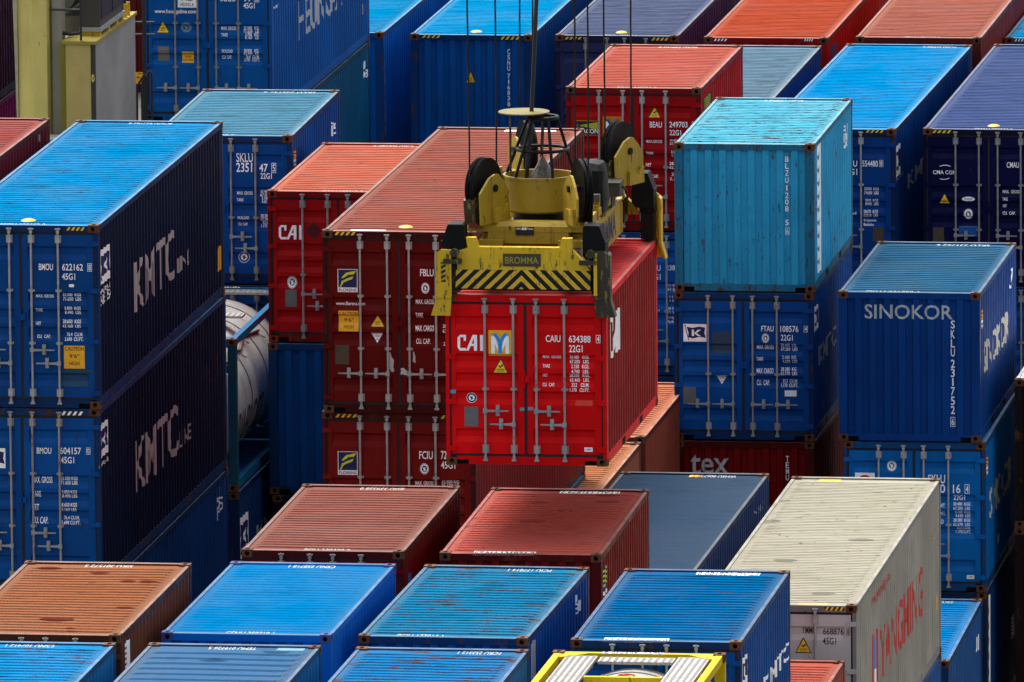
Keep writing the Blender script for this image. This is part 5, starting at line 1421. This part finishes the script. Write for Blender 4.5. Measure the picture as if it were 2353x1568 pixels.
# sheaves
SHV = [((.54, .80), (.93, -.37)), ((1.92, .80), (-.93, -.37)), ((.51, 5.0), (-.93, -.37)), ((2.04, 5.0), (.93, -.37))]
ropes = []
for (cu, cd), (nx, ny) in SHV:
    n = Vector((nx, ny, 0)).normalized(); t = Vector((-ny, nx, 0)); c = Vector((cu, cd, 1.50))
    for off in (-.02, -.10):
        b = MB(); o = c+n*off
        prof = [(.0, -.012), (.40, -.012), (.45, -.028), (.452, -.028), (.425, 0), (.452, .028), (.45, .028), (.40, .012), (0, .012)]
        m = 36; vs = []; fs = []
        for i in range(m):
            a = 2*math.pi*i/m; rd = t*math.cos(a)+Vector((0, 0, 1))*math.sin(a)
            for r_, h in prof: vs.append(tuple(o+rd*r_+n*h))
        q = len(prof)
        for i in range(m):
            for j in range(q-1): fs.append((i*q+j, ((i+1) % m)*q+j, ((i+1) % m)*q+j+1, i*q+j+1))
        b.add(vs, fs); b.obj('sheave', BLK, sp, 35)
    def plate(poly, o0, o1, mat, name):
        b = MB(); vs = [tuple(c+t*s_+Vector((0, 0, h-1.5))+n*o) for o in (o0, o1) for s_, h in poly]; k = len(poly)
        b.add(vs, [tuple(range(k))[::-1], tuple(range(k, 2*k))]+[(i, (i+1) % k, k+(i+1) % k, k+i) for i in range(k)]); return b.obj(name, mat, sp)
    plate([(-.40, .98), (-.43, 1.46), (-.16, 1.66), (.02, 1.71), (.12, 1.70), (.30, 1.56), (.43, 1.40), (.43, 1.14), (.34, .98)], .10, .135, YEL, 'sheave_plate')
    plate([(-.24, .98), (-.30, 1.35), (-.18, 1.50), (.18, 1.50), (.24, 1.25), (.20, .98)], -.17, -.145, BLK, 'sheave_plate')
    plate([(-.40, 1.02), (-.44, 1.35), (-.36, 1.40), (-.28, 1.36), (-.22, .90)], -.16, .03, BRN, 'rope_guard')
    plate([(-.08, .98), (-.08, 1.20), (.10, 1.20), (.20, 1.10), (.30, 1.22), (.36, 1.24), (.38, .98)], .137, .185, YEL, 'gusset')
    b = MB(); b.tube(c+n*.0, c+n*.165, .055, 12); b.obj('axle_cap', BLK, sp, 35)
    for sg in (-1, 1): ropes.append(c+t*(.405*sg)+n*(-.06))
# cable basket, cone, cage and dish
bc = (1.219, 1.67)
b = MB(); b.lathe([(.0, 1.05), (.50, 1.05), (.54, 1.08), (.545, 1.56), (.555, 1.56), (.555, 1.595), (.52, 1.595), (.52, 1.10), (0, 1.10)], bc, 40); b.obj('cable_basket', YEL, sp, 35)
b = MB(); b.lathe([(.0, .80), (.62, .80), (.62, .83), (.40, .85), (.40, 1.05), (0, 1.05)], bc, 32); b.obj('basket_base', BLK, sp, 35)
b = MB(); b.box(bc[0]-.59, bc[1]-.20, 1.45, bc[0]-.55, bc[1]-.10, 1.72); b.obj('basket_bracket', YEL, sp)
cc = (1.27, 1.67)
b = MB(); b.lathe([(.215, 1.46), (.19, 1.55), (.02, 1.87), (0, 1.885)], cc, 24); b.obj('basket_cone', paint('oily_brown_steel', (.06, .048, .026), .4, .6, 'wall', .8, rough=.3, spec=.6, chipcol=(.17, .15, .1)), sp, 40)
b = MB(); b.ring((cc[0], cc[1], 2.455), .225, .032); b.ring((cc[0], cc[1], 1.975), .385, .026)
for a in (20, 95, 165, 235, 300): b.tube((cc[0]+.225*math.cos(R(a)), cc[1]+.225*math.sin(R(a)), 2.455), (bc[0]+.53*math.cos(R(a)), bc[1]+.53*math.sin(R(a)), 1.60), .024, 8)
b.obj('cable_cage', BLK, sp, 40)
b = MB(); b.tube((.78, 1.67, 1.05), (.78, 1.67, 2.53), .018, 8); b.tube((1.265, 1.67, 1.85), (1.265, 1.67, 2.53), .014, 8); b.obj('dish_post', BRN, sp)
b = MB(); b.lathe([(0, 2.525), (.385, 2.525), (.39, 2.535), (.385, 2.545), (0, 2.545)], (.99, 1.67), 32); b.obj('dish_plate', paint('dull_pale_yellow', (.24, .205, .085), .3, .5, 'wall', .6), sp, 30)
# covered motor, control box, lamp
rnd = random.Random(3); b = MB(); rows_ = []
for z_, r_ in ((.80, .19), (.98, .21), (1.25, .20), (1.45, .19), (1.56, .15), (1.60, .05)):
    rows_.append([(1.83+r_*1.0*math.copysign(abs(math.cos(a))**.55, math.cos(a))+rnd.uniform(-.012, .012), 3.3+r_*1.6*math.copysign(abs(math.sin(a))**.55, math.sin(a))+rnd.uniform(-.02, .02), z_+rnd.uniform(-.012, .012)) for a in [2*math.pi*i/16 for i in range(16)]])
vs = [p for r_ in rows_ for p in r_]; fs = [(i*16+j, i*16+(j+1) % 16, (i+1)*16+(j+1) % 16, (i+1)*16+j) for i in range(5) for j in range(16)]+[tuple(80+j for j in range(16))]
b.add(vs, fs); b.obj('tarpaulin_cover', plain('black_tarpaulin', (.006, .006, .007), .5, 0, .15, .3, 8), sp, 25)
b = MB(); b.box(1.78, 4.05, .92, 2.12, 4.55, 1.11); b.box(1.77, 4.04, 1.11, 2.13, 4.56, 1.135); b.box(1.94, 4.025, 1.03, 1.98, 4.04, 1.09); b.box(1.80, 4.1, .741, 2.0, 4.5, .92); b.obj('control_box', plain('dirty_stainless', (.07, .066, .058), .45, .4), sp)
b = MB(); b.box(1.84, 2.50, .79, 2.0, 2.56, 1.0); b.box(1.86, 2.6, .98, 2.0, 2.72, 1.12); b.obj('lamp_bracket', YEL, sp)
b = MB(); b.box(1.87, 2.56, 1.05, 2.01, 2.66, 1.16); b.obj('work_lamp', plain('lamp_grey', (.12, .12, .115), .4, .3), sp)
b = MB(); b.path([(2.13, 4.3, 1.05), (2.2, 4.3, .98), (2.2, 4.4, .86), (2.1, 4.6, .78)], .018, 6); b.path([(1.86, 2.9, .80), (1.7, 2.4, .84), (1.62, 1.9, .82)], .02, 6); b.obj('hydraulic_hose', RUBBER(), sp)
for ob in set(bpy.data.objects)-n0: ob.location = (-W/2, -HL/2, 0)
# hoist ropes and the power cable, running up to the trolley above the picture
Mx = Matrix.Translation((hx+W/2, hy+HL/2, hz)) @ Matrix.Rotation(hyaw, 4, 'Z') @ Matrix.Translation((-W/2, -HL/2, 0))
names = ['left rope of the near left sheave', 'right rope of the near left sheave', 'left rope of the near right sheave', 'right rope of the near right sheave',
         'left rope of the far left sheave', 'right rope of the far left sheave', 'left rope of the far right sheave', 'right rope of the far right sheave']
rope_m = plain('greased_wire_rope', (.008, .0075, .007), .5, .2, .4, .5, 40)
lean = [-.05, 0, .03, .02, .03, .04, -.05, .02]
for i, p in enumerate(ropes):
    a = Mx @ p; b = MB(); top = 24.0; n = 60
    for k in range(3):                          # three visible strands twisted together
        pts = []
        for j in range(n+1):
            z_ = -.02+(top)*j/n; an = 2*math.pi*(k/3)+j*1.1
            pts.append((.0075*math.cos(an)+lean[i]*z_/8, .0075*math.sin(an), z_))
        b.path(pts, .0085, 5)
    q = b.obj('hoist_rope', rope_m); q.location = a
    s2 = 'left' if Mx.to_3x3() else ''
    tag(q, 'black wire rope, the %s' % names[i], 'rope', 'hoist ropes of the spreader')
a = Mx @ Vector((1.00, 1.67, 1.15)); b = MB(); b.path([(0, 0, 0), (.03, 0, .5), (.10, 0, 1.3), (.15, 0, 2.2), (.22, 0, 3.6), (.5, .1, 24)], .032, 10)
q = b.obj('power_cable', plain('black_cable', (.010, .010, .011), .45, 0, .5, .2), None, 40); q.location = a; tag(q, 'thick black power cable rising from the round yellow basket', 'cable')
# ------------------------------------------------------------------ yard crane leg and machinery house, upper left
cr = thing('yard_crane', 'pale yellow crane leg with a grey and cream machinery house beside it, upper left', 'crane', (-40.6, 228, 0))
n0 = set(bpy.data.objects)
CY1 = paint('pale_yellow_paint', (.56, .47, .14), .03, .35, 'wall', .12, rough=.5, spots=0); CG = paint('cream_grey_paint', (.27, .26, .20), .12, .5, 'wall', .15)
b = MB()
for z0, z1, dx in ((0, 8.85, 0), (8.855, 10.3, -.004), (10.3, 26, -.05)):
    top = -.25 if z1 > 20 else dx
    lo_ = [(-41.32+(0 if z0 < 10 else 0), 226.05), (-41.05, 226.0), (-40.80, 226.06), (-40.76, 226.5), (-41.30, 226.5)]
    vs = [(x_, y_, z0) for x_, y_ in lo_]+[(x_+(top if i in (0, 4) else 0)+(.004 if z0 > 8.8 and z0 < 9 else 0), y_, z1) for i, (x_, y_) in enumerate(lo_)]
    b.add(vs, [(4, 3, 2, 1, 0), (5, 6, 7, 8, 9)]+[(i, (i+1) % 5, 5+(i+1) % 5, 5+i) for i in range(5)])
b.obj('crane_leg', CY1, cr)
b = MB(); b.prism([(-41.36, 8.8), (-41.33, 8.8), (-41.33, 11.0), (-41.40, 12.5), (-41.44, 12.5)], 'y', 226.0, 226.2); b.obj('leg_flange', plain('cream_flange', (.38, .34, .2), .5), cr)
b = MB(); b.box(-40.73, 226.25, 0, -40.565, 226.7, 16); b.obj('leg_brace', CG, cr)
b = MB(); b.box(-40.56, 226.1, 7.6, -40.445, 226.6, 10.28); b.obj('side_panel', paint('olive_yellow_paint', (.19, .17, .025), .02, .3, 'wall', .1), cr)
b = MB(); b.box(-40.44, 226.0, 7.6, -39.98, 230.3, 10.24); b.obj('house_wall', paint('cream_yellow_paint', (.42, .33, .11), .05, .3, 'wall', .1), cr)
b = MB(); b.box(-39.979, 225.995, 7.6, -39.90, 226.06, 10.24); b.obj('corner_strip', plain('dark_grey_trim', (.04, .036, .03), .6), cr)
b = MB(); b.box(-39.978, 226.061, 7.6, -39.895, 230.3, 10.24); b.obj('house_side', paint('light_grey_paint', (.27, .26, .235), .05, .35, 'wall', .1, spots=0), cr)
b = MB(); b.box(-40.50, 225.96, 10.242, -39.865, 230.36, 10.30); b.obj('house_roof', paint('trim_yellow_paint', (.28, .22, .05), .25, .6, 'wall', .4), cr)
b = MB(); b.ring((0, 0, 0), .028, .010, 16, 6); q = b.obj('tie_ring', CY1, cr)
ringo = q
b = MB(); b.box(-40.29, 226.75, 10.46, -39.93, 229.2, 12.9); b.obj('cabinet', plain('brown_grey_panel', (.075, .066, .052), .5, 0, .4, .2, 2), cr)
b = MB()
for y_ in (226.85, 228.05): b.box(-39.929, y_, 10.60, -39.915, y_+1.08, 12.85)
b.obj('cabinet_door', plain('dark_maroon_panel', (.022, .011, .014), .4), cr)
b = MB(); b.box(-40.31, 226.73, 10.38, -39.905, 229.25, 10.458); b.obj('cabinet_base', plain('pale_base', (.3, .31, .3), .5), cr)
b = MB(); b.box(-40.28, 226.78, 10.301, -39.93, 226.9, 10.379)
for y_ in (227.6, 228.5, 229.1): b.box(-40.2, y_, 10.301, -39.92, y_+.15, 10.379)
for y_ in (229.45, 229.75): b.box(-39.96, y_, 10.301, -39.90, y_+.06, 10.55)
b.obj('bearer', YEL2, cr)
b = MB(); b.tube((-40.17, 226.1, 10.30), (-40.17, 226.1, 13), .022, 8); b.tube((-40.75, 226.1, 10.86), (-40.17, 226.1, 10.86), .02, 8); b.tube((-39.95, 229.5, 10.3), (-39.95, 229.5, 12.8), .022, 8)
b.obj('railing', plain('black_pipe', (.02, .022, .025), .5), cr)
b = MB(); b.lathe([(0, 227.0), (.30, 227.0), (.33, 227.1), (.33, 229.5), (0, 229.5)], (-40.72, 11.02), 24, 'y'); b.box(-40.9, 227.1, 10.301, -40.35, 229.4, 10.62); b.obj('generator', plain('generator_grey', (.14, .15, .15), .4, .2), cr, 35)
b = MB(); b.path([(-40.75, 226.4, 10.36), (-40.6, 226.4, 10.40), (-40.45, 226.5, 10.36), (-40.3, 226.6, 10.37)], .035, 6); b.obj('hose', RUBBER(), cr)
b = MB(); b.box(-41.5, 226.51, 6.6, -39.95, 230.2, 7.595); b.box(-41.4, 225.4, 6.6, -40.35, 225.95, 8.53); b.obj('sill_beam', plain('teal_paint', (.02, .10, .10), .5), cr)
b = MB(); b.box(-41.42, 225.38, 8.531, -40.33, 225.97, 8.58); b.obj('sill_cap', plain('white_cap', (.38, .4, .37), .5), cr)
b = MB()
for y_ in (226.7, 229.2):
    b.box(-41.2, y_, .9, -40.2, y_+.8, 6.599)
b.obj('bogie', CY1, cr)
b = MB()
for y_ in (226.8, 229.3):
    b.add([], []); b.lathe([(0, -41.0), (.45, -41.0), (.45, -40.4), (0, -40.4)], (0, 0), 20, 'z')
    for i in range(len(b.v)-80, len(b.v)): vx = b.v[i]; b.v[i] = (vx[2], y_+.3+vx[0], .45+vx[1])
b.obj('wheel', RUBBER(), cr, 35)
b = MB(); xA, xB = -39.885, -39.70
for y_ in (230.35, 230.9): b.path([(xA, y_, 7.0), (xA, y_, 8.86), (xA+.02, y_, 8.93), (xB-.04, y_, 9.12), (xB, y_, 9.08), (xB, y_, 7.0)], .022, 8)
b.box(xA-.1, 230.3, 6.9, xB+.1, 231.0, 7.0); b.obj('railing', plain('black_pipe', (.02, .022, .025), .5), cr)
b = MB(); b.tube((-39.90, 231.3, 0), (-39.90, 231.3, 14), .035, 8); b.tube((-40.2, 231.3, 0), (-40.2, 231.3, 14), .035, 8)
for z_ in (9.75, 9.98, 10.9, 11.1, 11.5, 8.0, 7.4): b.tube((-40.3, 231.3, z_), (-39.7, 231.3, z_), .022, 6)
b.box(-40.3, 231.0, 11.75, -39.75, 231.25, 12.2); b.obj('cable_ladder', plain('black_pipe', (.02, .022, .025), .5), cr)
for ob in set(bpy.data.objects)-n0: ob.location = (40.6, -228, 0)
ringo.location = (40.6-39.93-.0, -228+225.98, 9.62); ringo.rotation_euler = (R(90), 0, R(60)); ringo.location = (.665, -2.03, 9.62); ringo.scale = (1, 2, 1)
# ------------------------------------------------------------------ ground
g = MB(); g.add([(-420, -60, 0), (380, -60, 0), (380, 900, 0), (-420, 900, 0)], [(0, 1, 2, 3)])
go = g.obj('ground', plain('worn_concrete_paving', (.14, .13, .11), .85, 0, .2, .25, .8)); struct(go)
ln = MB()
for x_ in (-42.9, -19.6): ln.box(x_-.06, 60, .004, x_+.06, 420, .006)
struct(ln.obj('lane_marking', plain('lane_paint', (.55, .42, .06), .7)))
